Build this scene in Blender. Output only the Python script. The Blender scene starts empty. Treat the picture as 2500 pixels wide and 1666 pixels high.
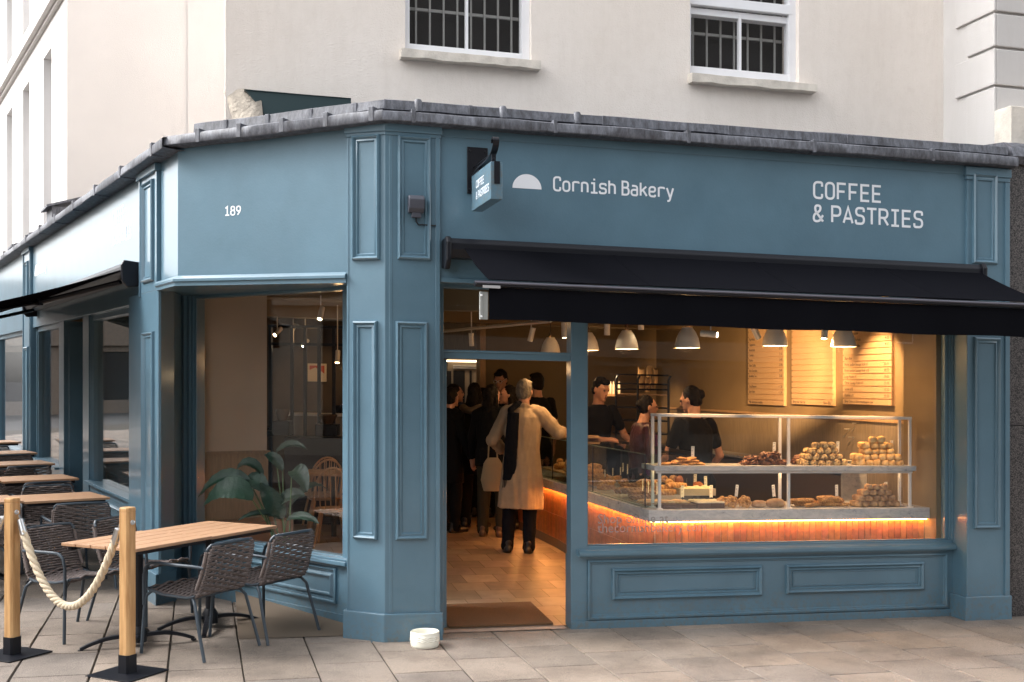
import bpy, bmesh, math, random
from mathutils import Vector, Matrix, noise
R_ = math.radians
C = bpy.context.scene.collection
rnd = random.Random(7)

# ------------------------------------------------------------------ camera, world, sun, exposure
F, YH, H, K = 2820.0, 942.0, 1.88, -0.0185     # focal length and eye line of the 2500 px photograph; eye height; fall of the street
cam = bpy.data.cameras.new('camera'); cam.sensor_width = 36; cam.lens = F*36/2500
cam.shift_y = (YH-833)/2500; cam.clip_start = .1; cam.clip_end = 900
co = bpy.data.objects.new('camera', cam); C.objects.link(co)
co.location = (0, 0, H); co.rotation_euler = (R_(90), 0, 0)
bpy.context.scene.camera = co
W = bpy.data.worlds.new("World"); bpy.context.scene.world = W; W.use_nodes = True
nt = W.node_tree; bg = nt.nodes['Background']
sky = nt.nodes.new('ShaderNodeTexSky'); sky.sky_type = 'NISHITA'; sky.sun_disc = False
SUN_EL, SUN_AZ = 40, -91      # azimuth measured from +Y towards +X
sky.sun_elevation = R_(SUN_EL); sky.sun_rotation = R_(SUN_AZ); sky.dust_density = 4; sky.air_density = 1.0
hs = nt.nodes.new('ShaderNodeHueSaturation'); hs.inputs['Saturation'].default_value = .15
nt.links.new(sky.outputs[0], hs.inputs['Color']); nt.links.new(hs.outputs[0], bg.inputs[0])
bg.inputs[1].default_value = .15
sl = bpy.data.lights.new('sun', 'SUN'); sl.energy = .5; sl.angle = R_(20); sl.color = (1, .97, .94)
so = bpy.data.objects.new('sun', sl); C.objects.link(so)
sd = Vector((math.sin(R_(SUN_AZ))*math.cos(R_(SUN_EL)), math.cos(R_(SUN_AZ))*math.cos(R_(SUN_EL)), math.sin(R_(SUN_EL))))
so.rotation_euler = sd.to_track_quat('Z', 'Y').to_euler(); so.location = (0, 0, 30)
vs = bpy.context.scene.view_settings
bpy.context.scene.display_settings.display_device = 'sRGB'
vs.view_transform = 'Standard'; vs.look = 'None'; vs.gamma = 1; vs.exposure = 1.98
cy = bpy.context.scene.cycles
cy.max_bounces = 7; cy.diffuse_bounces = 3; cy.glossy_bounces = 3; cy.transparent_max_bounces = 12; cy.transmission_bounces = 3
cy.sample_clamp_indirect = 4; cy.caustics_reflective = False; cy.caustics_refractive = False

# ------------------------------------------------------------------ mesh helpers
def shear(p): return (p[0], p[1], p[2]+K*p[0])
def sp(x, y, z=0): return Vector((x, y, z+K*x))
class Fr:      # a wall frame: a runs along the wall, o stands out of it, z is up
    def __init__(s, x, y, dx, dy):
        l = math.hypot(dx, dy); s.x, s.y, s.dx, s.dy = x, y, dx/l, dy/l; s.nx, s.ny = s.dy, -s.dx
    def xy(s, a, o=0): return (s.x+s.dx*a+s.nx*o, s.y+s.dy*a+s.ny*o)
    def T(s, p):
        x, y = s.xy(p[0], p[1]); return (x, y, p[2])
    def a(s, u, o=0):
        r = (u-1250)/F; x0, y0 = s.xy(0, o); return (r*y0-x0)/(s.dx-r*s.dy)
    def o(s, u, a=0):
        r = (u-1250)/F; x0, y0 = s.xy(a, 0); return (r*y0-x0)/(s.nx-r*s.ny)
    def z(s, u, v, o=0):
        y = s.xy(s.a(u, o), o)[1]; return H-(v-.0185*(u-1250)-YH)*y/F
    def za(s, v, a, o=0):
        x, y = s.xy(a, o); return H-(v-.0185*F*x/y-YH)*y/F
def idT(p): return p
class MB:
    def __init__(s, T=None): s.v, s.f, s.m, s.T, s.c = [], [], [], T or idT, None
    def add(s, vs, fs, m=0):
        n = len(s.v); T = s.T
        s.v += [T(p) for p in vs]; s.f += [[n+i for i in f] for f in fs]; s.m += [m]*len(fs); return s
    def box(s, x0, x1, y0, y1, z0, z1, m=0):
        v = [(x, y, z) for z in (z0, z1) for y in (y0, y1) for x in (x0, x1)]
        return s.add(v, [(0,2,3,1),(4,5,7,6),(0,1,5,4),(2,6,7,3),(0,4,6,2),(1,3,7,5)], m)
    def obox(s, M, sx, sy, sz, m=0):      # centred box under matrix M
        v = [tuple(M @ Vector((x*sx/2, y*sy/2, z*sz/2))) for z in (-1,1) for y in (-1,1) for x in (-1,1)]
        return s.add(v, [(0,2,3,1),(4,5,7,6),(0,1,5,4),(2,6,7,3),(0,4,6,2),(1,3,7,5)], m)
    def prism(s, poly, f0, f1, m=0):      # poly list; f0(p), f1(p) give the two ends
        n = len(poly); v = [f0(p) for p in poly]+[f1(p) for p in poly]
        return s.add(v, [tuple(range(n)), tuple(range(2*n-1, n-1, -1))]+[(i, (i+1) % n, n+(i+1) % n, n+i) for i in range(n)], m)
    def tube(s, pts, r, n=8, cap=True, m=0, closed=False, flat=1.0):
        P = [Vector(p) for p in pts]; k = len(P); rr = r if isinstance(r, (list, tuple)) else [r]*k
        up = None; v = []
        for i, p in enumerate(P):
            t = (P[(i+1) % k]-P[i-1]) if closed else (P[min(i+1, k-1)]-P[max(i-1, 0)])
            t.normalize()
            if up is None: up = t.orthogonal().normalized() if abs(t.z) > .9 else Vector((0, 0, 1))
            x = t.cross(up)
            if x.length < 1e-4: x = t.orthogonal()
            x.normalize(); y = x.cross(t).normalized(); up = y
            for j in range(n):
                a = 2*math.pi*j/n; v.append(tuple(p+x*(math.cos(a)*rr[i])+y*(math.sin(a)*rr[i]*flat)))
        f = []
        for i in range(k if closed else k-1):
            for j in range(n):
                a, b = i*n, ((i+1) % k)*n; f.append((a+j, a+(j+1) % n, b+(j+1) % n, b+j))
        if cap and not closed: f += [tuple(range(n)), tuple(range(k*n-1, (k-1)*n-1, -1))]
        return s.add(v, f, m)
    def lathe(s, prof, c=(0, 0, 0), n=24, m=0, M=None):
        v, f = [], []
        for r, z in prof:
            for j in range(n):
                a = 2*math.pi*j/n; p = Vector((r*math.cos(a), r*math.sin(a), z))
                if M is not None: p = M @ p
                v.append((c[0]+p.x, c[1]+p.y, c[2]+p.z))
        for i in range(len(prof)-1):
            for j in range(n): f.append((i*n+j, i*n+(j+1) % n, (i+1)*n+(j+1) % n, (i+1)*n+j))
        return s.add(v, f, m)
    def ell(s, c, r, M=None, nu=14, nv=8, m=0, bump=0, seed=0, sc=1):
        v, f = [], []
        for i in range(nv+1):
            ph = math.pi*i/nv
            for j in range(nu):
                th = 2*math.pi*j/nu; d = Vector((math.sin(ph)*math.cos(th), math.sin(ph)*math.sin(th), math.cos(ph)))
                k = 1+bump*noise.noise(d*sc+Vector((seed*3.1, seed*1.7, 0))) if bump else 1
                p = Vector((d.x*r[0]*k, d.y*r[1]*k, d.z*r[2]*k))
                if M is not None: p = M @ p
                v.append((c[0]+p.x, c[1]+p.y, c[2]+p.z))
        for i in range(nv):
            for j in range(nu): f.append((i*nu+j, i*nu+(j+1) % nu, (i+1)*nu+(j+1) % nu, (i+1)*nu+j))
        return s.add(v, f, m)
    def mould(s, a0, a1, z0, z1, prof, m=0):      # a picture-frame moulding; prof = [(inset, out)]
        v = []
        for i, o in prof: v += [(a0+i, o, z0+i), (a1-i, o, z0+i), (a1-i, o, z1-i), (a0+i, o, z1-i)]
        f = []
        for k in range(len(prof)-1):
            for j in range(4): f.append((k*4+j, k*4+(j+1) % 4, (k+1)*4+(j+1) % 4, (k+1)*4+j))
        return s.add(v, f, m)
    def loft(s, rings, m=0, cap=True):
        n = len(rings[0]); v = [p for r in rings for p in r]; f = []
        for i in range(len(rings)-1):
            for j in range(n): f.append((i*n+j, i*n+(j+1) % n, (i+1)*n+(j+1) % n, (i+1)*n+j))
        if cap: f += [tuple(range(n)), tuple(range(len(v)-1, len(v)-n-1, -1))]
        return s.add(v, f, m)
PAN = [(0, 0), (.004, .022), (.014, .03), (.024, .022), (.03, .01), (.044, .014), (.052, .003), (.053, -.002)]

def tag(o, label=None, cat=None, group=None, kind=None):
    if label: o['label'] = label
    if cat: o['category'] = cat
    if group: o['group'] = group
    if kind: o['kind'] = kind
    return o
def link(name, me, mats, parent=None, loc=None):
    o = bpy.data.objects.new(name, me); C.objects.link(o)
    for m in (mats if isinstance(mats, (list, tuple)) else [mats]):
        if len(me.materials) < 8 and m.name not in [x.name for x in me.materials]: me.materials.append(m)
    if parent is not None: o.parent = parent
    if loc is not None: o.location = loc
    return o
def base_of(o):
    p = Vector((0, 0, 0))
    while o is not None: p += o.location; o = o.parent
    return p
def obj(name, mb, mats, parent=None, loc=None, world=True, smooth=0, bev=0, recalc=True, col=None, bevseg=2):
    """world=True: vertices are unsheared world positions; the object sits at loc (or its parent's base)"""
    base = (base_of(parent) if parent is not None else Vector((0, 0, 0))) if world else Vector((0, 0, 0))
    if world and loc is not None: base = base+Vector(loc)
    vs = [tuple(Vector(shear(p))-base) for p in mb.v] if world else mb.v
    me = bpy.data.meshes.new(name); me.from_pydata(vs, [], mb.f)
    me.polygons.foreach_set('material_index', mb.m)
    if recalc:
        b = bmesh.new(); b.from_mesh(me); bmesh.ops.recalc_face_normals(b, faces=b.faces); b.to_mesh(me); b.free()
    if mb.c:
        at = me.color_attributes.new('Col', 'FLOAT_COLOR', 'POINT')
        at.data.foreach_set('color', [x for c in mb.c for x in c])
    if smooth:
        me.polygons.foreach_set('use_smooth', [True]*len(me.polygons)); me.set_sharp_from_angle(angle=R_(smooth))
    me.update()
    o = link(name, me, mats, parent, loc)
    if bev:
        md = o.modifiers.new('bevel', 'BEVEL'); md.width = bev; md.segments = bevseg; md.limit_method = 'ANGLE'; md.angle_limit = R_(35)
    return o
def empty(name, p, label=None, cat=None, group=None, rz=0, kind=None):
    o = bpy.data.objects.new(name, None); C.objects.link(o); o.empty_display_size = .1
    o.location = p; o.rotation_euler = (0, 0, rz); return tag(o, label, cat, group, kind)
KIDS = {}
def copy_tree(o, parent=None):
    c = o.copy(); C.objects.link(c)
    if parent is not None: c.parent = parent
    for ch in [x for x in C.objects if x.parent == o] if o.name not in KIDS else KIDS[o.name]: copy_tree(ch, c)
    return c

# ------------------------------------------------------------------ materials
M_ = {}
def mat(name, col, rough=.6, metal=0, var=0, vs_=8, bump=0, bs=60, spec=.5, emit=None, es=0, col2=None, coat=0, attr=False, det=4, stretch=None):
    m = bpy.data.materials.new(name); m.use_nodes = True; n = m.node_tree.nodes; l = m.node_tree.links
    b = n['Principled BSDF']; b.inputs['Roughness'].default_value = rough; b.inputs['Metallic'].default_value = metal
    b.inputs['Specular IOR Level'].default_value = spec; b.inputs['Base Color'].default_value = (*col, 1)
    if coat: b.inputs['Coat Weight'].default_value = coat; b.inputs['Coat Roughness'].default_value = .12
    if emit: b.inputs['Emission Color'].default_value = (*emit, 1); b.inputs['Emission Strength'].default_value = es
    tc = n.new('ShaderNodeTexCoord'); vec = tc.outputs['Object']
    if stretch:
        mp = n.new('ShaderNodeMapping'); mp.inputs['Scale'].default_value = stretch; l.new(vec, mp.inputs[0]); vec = mp.outputs[0]
    src = None
    if var or col2:
        t = n.new('ShaderNodeTexNoise'); t.inputs['Scale'].default_value = vs_; t.inputs['Detail'].default_value = det; l.new(vec, t.inputs['Vector'])
        r = n.new('ShaderNodeValToRGB'); l.new(t.outputs['Fac'], r.inputs[0])
        c2 = col2 or tuple(c*(1-var) for c in col); c1 = col if col2 else tuple(min(1, c*(1+var)) for c in col)
        r.color_ramp.elements[0].position = .35; r.color_ramp.elements[0].color = (*c2, 1)
        r.color_ramp.elements[1].position = .65; r.color_ramp.elements[1].color = (*c1, 1)
        src = r.outputs[0]
    if attr:
        a = n.new('ShaderNodeVertexColor'); a.layer_name = 'Col'
        if src is None: src = a.outputs[0]
        else:
            mx = n.new('ShaderNodeMix'); mx.data_type = 'RGBA'; mx.blend_type = 'MULTIPLY'; mx.inputs[0].default_value = 1
            l.new(src, mx.inputs[6]); l.new(a.outputs[0], mx.inputs[7]); src = mx.outputs[2]
    if src is not None: l.new(src, b.inputs['Base Color'])
    if bump:
        t2 = n.new('ShaderNodeTexNoise'); t2.inputs['Scale'].default_value = bs; t2.inputs['Detail'].default_value = 3; l.new(vec, t2.inputs['Vector'])
        bp = n.new('ShaderNodeBump'); bp.inputs['Strength'].default_value = bump; bp.inputs['Distance'].default_value = .01
        l.new(t2.outputs['Fac'], bp.inputs['Height']); l.new(bp.outputs[0], b.inputs['Normal'])
    m['b'] = 1; return m
def mixc(n, l, fac, a, b, mode='MIX'):
    mx = n.new('ShaderNodeMix'); mx.data_type = 'RGBA'; mx.blend_type = mode
    for s, x in ((0, fac), (6, a), (7, b)):
        if hasattr(x, 'links'): l.new(x, mx.inputs[s])
        else: mx.inputs[s].default_value = x if not isinstance(x, tuple) else (*x, 1)
    return mx.outputs[2]
def glass_mat(name, tint=(1, 1, 1), refl=1.0):
    m = bpy.data.materials.new(name); m.use_nodes = True; n = m.node_tree.nodes; l = m.node_tree.links
    n.remove(n['Principled BSDF']); out = n['Material Output']
    tr = n.new('ShaderNodeBsdfTransparent'); tr.inputs[0].default_value = (*tint, 1)
    gl = n.new('ShaderNodeBsdfGlossy'); gl.inputs['Roughness'].default_value = .0
    ge = n.new('ShaderNodeNewGeometry'); dp = n.new('ShaderNodeVectorMath'); dp.operation = 'DOT_PRODUCT'
    l.new(ge.outputs['Normal'], dp.inputs[0]); l.new(ge.outputs['Incoming'], dp.inputs[1])
    def mth(op, a, b=None):
        x = n.new('ShaderNodeMath'); x.operation = op; x.use_clamp = op != 'ABSOLUTE'
        for i, q in enumerate((a, b)):
            if q is None: continue
            if hasattr(q, 'links'): l.new(q, x.inputs[i])
            else: x.inputs[i].default_value = q
        return x.outputs[0]
    f = mth('SUBTRACT', 1.0, mth('ABSOLUTE', dp.outputs['Value'])); f = mth('POWER', f, 5.0); f = mth('MULTIPLY', f, .85); f = mth('ADD', f, .052*refl)
    mx = n.new('ShaderNodeMixShader')
    l.new(f, mx.inputs[0]); l.new(tr.outputs[0], mx.inputs[1]); l.new(gl.outputs[0], mx.inputs[2]); l.new(mx.outputs[0], out.inputs[0])
    return m
def emis(name, col, s):
    return mat(name, (.8, .8, .8), emit=col, es=s)

BLUE = mat('blue_paint', (.084, .168, .226), .5, var=.07, vs_=2.2, bump=.10, bs=60, spec=.5, coat=.6)
BLUE.node_tree.nodes['Principled BSDF'].inputs['Coat IOR'].default_value = 1.6; BLUE.node_tree.nodes['Principled BSDF'].inputs['Coat Roughness'].default_value = .15
WHITE_LET = mat('white_lettering', (.8, .82, .86), .5)
CREAM = mat('cream_render', (.83, .765, .705), .85, col2=(.80, .73, .665), vs_=.9, bump=.5, bs=85, det=9)
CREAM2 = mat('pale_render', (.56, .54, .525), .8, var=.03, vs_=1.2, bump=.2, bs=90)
STONE = mat('painted_stone', (.66, .61, .54), .85, var=.12, vs_=9, bump=.5, bs=70)
WFRAME = mat('white_gloss', (.82, .83, .86), .35, var=.02)
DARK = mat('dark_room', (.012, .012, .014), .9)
BLACKM = mat('black_metal', (.007, .008, .012), .4, spec=.3)
BAR = mat('grey_bar', (.30, .30, .29), .5)
GLASS = glass_mat('clear_glass')
GLASS_L = glass_mat('case_glass', (.93, .97, .94), .5)
CANVAS = mat('black_canvas', (.0065, .0068, .0088), 1, bump=.2, bs=900, spec=0)
CHROME = mat('brushed_metal', (.10, .10, .125), .45, metal=.5)
STEEL = mat('steel', (.6, .6, .6), .28, metal=1)
CHF = mat('chair_metal', (.035, .05, .066), .45)
ROPE = mat('brown_grey_cord', (.135, .108, .10), .85, var=.2, vs_=60, bump=.3, bs=400)
SLATW = mat('teak_slat', (.47, .275, .16), .55, col2=(.38, .22, .125), vs_=14, stretch=(1, 7, 7), bump=.1, bs=40)
OAK = mat('oak_post', (.60, .36, .16), .5, col2=(.40, .21, .08), vs_=4, stretch=(9, 9, .9), bump=.15, bs=30, det=8)
HEMP = mat('cotton_rope', (.62, .52, .38), .9, var=.1, vs_=80, bump=.3, bs=300)
CERAM = mat('cream_ceramic', (.80, .78, .68), .35)
MAT_C = mat('coir_mat', (.16, .085, .04), 1, var=.25, vs_=160, bump=.8, bs=400)
DGREEN = mat('dark_green_board', (.02, .045, .05), .5)
def marble():
    m = mat('white_marble', (.55, .55, .56), .25); n = m.node_tree.nodes; l = m.node_tree.links; b = n['Principled BSDF']
    tc = n.new('ShaderNodeTexCoord'); mp = n.new('ShaderNodeMapping'); mp.inputs['Rotation'].default_value = (.3, .75, .2); mp.inputs['Scale'].default_value = (4, 4, 9)
    l.new(tc.outputs['Object'], mp.inputs[0]); t = n.new('ShaderNodeTexNoise'); t.inputs['Scale'].default_value = 2.2; t.inputs['Detail'].default_value = 9; t.inputs['Roughness'].default_value = .7
    t.inputs['Distortion'].default_value = .8; l.new(mp.outputs[0], t.inputs['Vector'])
    r = n.new('ShaderNodeValToRGB'); l.new(t.outputs['Fac'], r.inputs[0]); e = r.color_ramp.elements
    e[0].position = .30; e[0].color = (.11, .12, .14, 1); e[1].position = .6; e[1].color = (.56, .55, .55, 1)
    x = e.new(.41); x.color = (.42, .43, .45, 1)
    l.new(r.outputs[0], b.inputs['Base Color']); return m
MARBLE = marble()
def lead():
    m = mat('weathered_lead', (.2, .2, .2), .55); n = m.node_tree.nodes; l = m.node_tree.links; b = n['Principled BSDF']
    tc = n.new('ShaderNodeTexCoord'); mp = n.new('ShaderNodeMapping'); mp.inputs['Scale'].default_value = (9, 9, 3); l.new(tc.outputs['Object'], mp.inputs[0])
    t = n.new('ShaderNodeTexNoise'); t.inputs['Scale'].default_value = 2.4; t.inputs['Detail'].default_value = 8; t.inputs['Roughness'].default_value = .75; l.new(mp.outputs[0], t.inputs['Vector'])
    r = n.new('ShaderNodeValToRGB'); l.new(t.outputs['Fac'], r.inputs[0]); e = r.color_ramp.elements
    e[0].position = .36; e[0].color = (.035, .034, .04, 1); e[1].position = .72; e[1].color = (.34, .36, .41, 1)
    x = e.new(.5); x.color = (.12, .125, .145, 1); e[0].color = (.045, .045, .052, 1); e[2].color = (.20, .21, .245, 1); e[1].color = (.095, .10, .118, 1)
    l.new(r.outputs[0], b.inputs['Base Color'])
    t2 = n.new('ShaderNodeTexNoise'); t2.inputs['Scale'].default_value = 14; l.new(tc.outputs['Object'], t2.inputs['Vector'])
    bp = n.new('ShaderNodeBump'); bp.inputs['Strength'].default_value = .2; bp.inputs['Distance'].default_value = .01; l.new(t2.outputs['Fac'], bp.inputs['Height']); l.new(bp.outputs[0], b.inputs['Normal'])
    return m
LEAD = lead()
def granite():
    m = mat('dark_granite', (.03, .03, .03), .35); n = m.node_tree.nodes; l = m.node_tree.links; b = n['Principled BSDF']
    tc = n.new('ShaderNodeTexCoord'); t = n.new('ShaderNodeTexVoronoi'); t.inputs['Scale'].default_value = 130; l.new(tc.outputs['Object'], t.inputs['Vector'])
    r = n.new('ShaderNodeValToRGB'); l.new(t.outputs['Color'], r.inputs[0]); e = r.color_ramp.elements
    e[0].position = .25; e[0].color = (.012, .011, .012, 1); e[1].position = .85; e[1].color = (.14, .125, .12, 1)
    l.new(r.outputs[0], b.inputs['Base Color']); return m
GRANITE = granite()
def slab_mat():
    m = mat('paving_stone', (.36, .31, .26), .8, attr=True, var=.001); n = m.node_tree.nodes; l = m.node_tree.links; b = n['Principled BSDF']
    tc = n.new('ShaderNodeTexCoord'); va = n.new('ShaderNodeVertexColor'); va.layer_name = 'Col'
    t = n.new('ShaderNodeTexNoise'); t.inputs['Scale'].default_value = 260; t.inputs['Detail'].default_value = 2; l.new(tc.outputs['Object'], t.inputs['Vector'])
    r = n.new('ShaderNodeValToRGB'); l.new(t.outputs['Fac'], r.inputs[0]); e = r.color_ramp.elements
    e[0].position = .36; e[0].color = (.52, .52, .54, 1); e[1].position = .64; e[1].color = (1.28, 1.26, 1.23, 1)
    c = mixc(n, l, 1.0, va.outputs[0], r.outputs[0], 'MULTIPLY')
    t3 = n.new('ShaderNodeTexNoise'); t3.inputs['Scale'].default_value = 1.6; t3.inputs['Detail'].default_value = 7; t3.inputs['Roughness'].default_value = .62; l.new(tc.outputs['Object'], t3.inputs['Vector'])
    r3 = n.new('ShaderNodeValToRGB'); l.new(t3.outputs['Fac'], r3.inputs[0]); e = r3.color_ramp.elements
    e[0].position = .30; e[0].color = (.60, .585, .58, 1); e[1].position = .58; e[1].color = (1.04, 1.03, 1.02, 1)
    c = mixc(n, l, 1.0, c, r3.outputs[0], 'MULTIPLY')
    t4 = n.new('ShaderNodeTexNoise'); t4.inputs['Scale'].default_value = 9; t4.inputs['Detail'].default_value = 6; l.new(tc.outputs['Object'], t4.inputs['Vector'])
    r4 = n.new('ShaderNodeValToRGB'); l.new(t4.outputs['Fac'], r4.inputs[0]); e = r4.color_ramp.elements
    e[0].position = .70; e[0].color = (0, 0, 0, 1); e[1].position = .76; e[1].color = (1, 1, 1, 1)
    mm = n.new('ShaderNodeMath'); mm.operation = 'MULTIPLY'; mm.inputs[1].default_value = .45; l.new(r4.outputs[0], mm.inputs[0]); e[0].position = .62; e[1].position = .74
    c = mixc(n, l, mm.outputs[0], c, (.12, .10, .08))
    l.new(c, b.inputs['Base Color'])
    bp = n.new('ShaderNodeBump'); bp.inputs['Strength'].default_value = .7; bp.inputs['Distance'].default_value = .006; l.new(t.outputs['Fac'], bp.inputs['Height']); l.new(bp.outputs[0], b.inputs['Normal'])
    return m
SLAB = slab_mat()
def grime(m, top, col, amt, sc, streak=None):
    n = m.node_tree.nodes; l = m.node_tree.links; b = n['Principled BSDF']; lk = b.inputs['Base Color'].links; src = lk[0].from_socket if lk else b.inputs['Base Color'].default_value[:3]
    tc = n.new('ShaderNodeTexCoord'); t = n.new('ShaderNodeTexNoise'); t.inputs['Scale'].default_value = sc; t.inputs['Detail'].default_value = 8; t.inputs['Roughness'].default_value = .7
    vec = tc.outputs['Object']
    if streak: mp = n.new('ShaderNodeMapping'); mp.inputs['Scale'].default_value = streak; l.new(vec, mp.inputs[0]); vec = mp.outputs[0]
    l.new(vec, t.inputs['Vector'])
    r = n.new('ShaderNodeMapRange'); r.inputs['From Min'].default_value = .46; r.inputs['From Max'].default_value = .70; l.new(t.outputs['Fac'], r.inputs['Value']); f = r.outputs[0]
    mu = n.new('ShaderNodeMath'); mu.operation = 'MULTIPLY'; mu.inputs[1].default_value = amt; l.new(f, mu.inputs[0]); f = mu.outputs[0]
    if top:
        sx = n.new('ShaderNodeSeparateXYZ'); l.new(tc.outputs['Object'], sx.inputs[0]); q = n.new('ShaderNodeMapRange'); q.inputs['From Min'].default_value = top; q.inputs['From Max'].default_value = 0; l.new(sx.outputs['Z'], q.inputs['Value'])
        m2 = n.new('ShaderNodeMath'); m2.operation = 'MULTIPLY'; l.new(f, m2.inputs[0]); l.new(q.outputs[0], m2.inputs[1]); f = m2.outputs[0]
    l.new(mixc(n, l, f, src, col), b.inputs['Base Color'])
grime(BLUE, .32, (.13, .12, .10), .9, 26); grime(BLUE, 0, (.10, .185, .25), .22, 3); grime(BLUE, 0, (.05, .115, .175), .3, 1.3)
grime(CREAM, 0, (.66, .59, .52), .22, 2.2, (5, 5, .7)); grime(CREAM, 0, (.62, .55, .48), .16, 11); grime(CREAM2, 0, (.48, .46, .43), .25, 2.2, (5, 5, .7))
JOINT = mat('joint_dirt', (.045, .036, .026), 1, var=.4, vs_=30)
ASPH = mat('asphalt', (.05, .05, .052), .9, var=.2, vs_=40)
EARTH = mat('far_ground', (.12, .12, .12), .95, var=.2, vs_=.5)
# interior
IW = mat('beige_plaster', (.21, .15, .08), .85, var=.06, vs_=2.5)
IWD = mat('dado_boards', (.24, .19, .135), .7, var=.12, vs_=6, stretch=(9, 9, 1))
ICEIL = mat('ceiling_paint', (.20, .15, .09), .9)
TILE_V = mat('terracotta_glaze', (.46, .17, .065), .28, attr=True, var=.18, vs_=22)
GROUT = mat('pale_grout', (.80, .62, .45), .8)
FT = mat('floor_tile', (.28, .21, .15), .4, attr=True, var=.12, vs_=9)
FG = mat('floor_grout', (.16, .12, .085), .9)
WPAINT = mat('white_frame', (.72, .70, .68), .4)
LAMPW = mat('white_lamp', (.55, .53, .50), .5)
BULB = emis('lamp_glow', (1, .78, .48), 9)
BULB2 = emis('shade_inside', (1, .80, .50), 2.2)
LED = emis('led_strip', (1, .40, .10), 20)
SLW = mat('board_slat', (.50, .35, .21), .5, col2=(.42, .28, .16), vs_=10, stretch=(2, 12, 12))
INK = mat('dark_ink', (.03, .022, .018), .6)
SKIN = mat('skin', (.42, .22, .15), .5, spec=.4)
HAIRD = mat('dark_hair', (.008, .006, .005), .6, spec=.12, bump=.5, bs=120)
HAIRG = mat('grey_hair', (.17, .145, .115), .6, bump=.6, bs=160)
COATB = mat('beige_coat', (.36, .265, .175), .75, var=.06, vs_=14, bump=.35, bs=24)
CLB = mat('black_cloth', (.007, .007, .008), .85, spec=.12, bump=.3, bs=40)
CLG = mat('olive_cloth', (.035,.03,.02), .85, spec=.12, bump=.3, bs=40)
CLP = mat('sequin_maroon', (.06, .018, .03), .35, col2=(.015, .006, .010), vs_=140)
CLV = mat('purple_cloth', (.10, .02, .12), .7)
CLBL = mat('blue_black_cloth', (.007,.008,.013), .8, spec=.12, bump=.3, bs=40)
SHOE = mat('black_leather', (.012, .010, .009), .35)
SHOEB = mat('brown_leather', (.10, .05, .025), .4)
BAGC = mat('cream_tote', (.36, .27, .16), .9, bump=.4, bs=30)
FUR = mat('brown_fur', (.10, .07, .045), 1, bump=1, bs=120)
APRN = mat('tan_apron', (.15, .10, .06), .8)
CRUST = mat('golden_crust', (.72, .38, .12), .5, col2=(.36, .15, .045), vs_=38, bump=.6, bs=60)
SCONE = mat('scone_crust', (.80, .58, .28), .7, col2=(.62, .34, .11), vs_=26, bump=.5, bs=70)
FSCONE = mat('fruit_scone_crust', (.76, .54, .25), .7, col2=(.16, .08, .04), vs_=52, bump=.5, bs=70)
BSCONE = mat('brown_scone_crust', (.62, .38, .18), .75, col2=(.32, .16, .07), vs_=30, bump=.6, bs=80)
DCRUST = mat('dark_pastry', (.26, .10, .04), .45, col2=(.09, .03, .015), vs_=45, bump=.9, bs=60)
CHOC = mat('chocolate_cake', (.075, .028, .016), .6, bump=.7, bs=70)
ICING = mat('cream_icing', (.80, .66, .42), .6, bump=.4, bs=30)
CIAB = mat('floured_loaf', (.55, .36, .20), .8, col2=(.38, .2, .1), vs_=16, bump=.6, bs=30)
CARD = mat('cream_card', (.90, .84, .70), .7)
KRAFT = mat('kraft_paper', (.50, .34, .19), .8, bump=.6, bs=18)
WOODL = mat('pale_beech', (.52, .34, .19), .5, col2=(.42, .26, .14), vs_=10, stretch=(6, 6, 1))
LEAF = mat('leaf_green', (.012, .040, .022), .5, col2=(.007, .028, .017), vs_=9, spec=.4, bump=.4, bs=30)
STEM = mat('leaf_stem', (.05, .11, .03), .5)
POTM = mat('plant_pot', (.20, .11, .06), .7)
RED = mat('red_print', (.55, .09, .04), .6)
POSTERW = mat('print_paper', (.72, .58, .42), .6)
FRIDGE = mat('fridge_glow', (.05, .05, .05), .3)
LITB = emis('fridge_light', (1, .72, .42), 1.6)
# ------------------------------------------------------------------ frames of the building
R = Fr(.449, 8.95, .969, .247)            # main shopfront
Q = Fr(-.925, 8.41, .927, -.375)          # canted corner fascia, a<0 to the left
Wc = Fr(-1.44, 9.05, .766, -.643)         # window wall under that fascia
cx, cyy = Q.xy(-1.859)
L = Fr(cx, cyy, .504, -.863)              # side street front, a<0 away from us
ML = Fr(-6.28, 16.3, .969, .247); LW = Fr(-6.28, 16.3, .504, -.863)
def at(fr, o0=0, z0=0): return lambda p: fr.T((p[0], p[1]+o0, p[2]+z0))
def ground(x, y):
    t = -((x-L.x)*L.dx+(y-L.y)*L.dy); o = (x-L.x)*L.nx+(y-L.y)*L.ny
    k = min(1, max(0, (o+.7)/.6)); return .033*max(0, t-1.5)*k if t < 16 else .033*14.5*k
def gpt(x, y, dz=0): return sp(x, y, ground(x, y)+dz)

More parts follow.
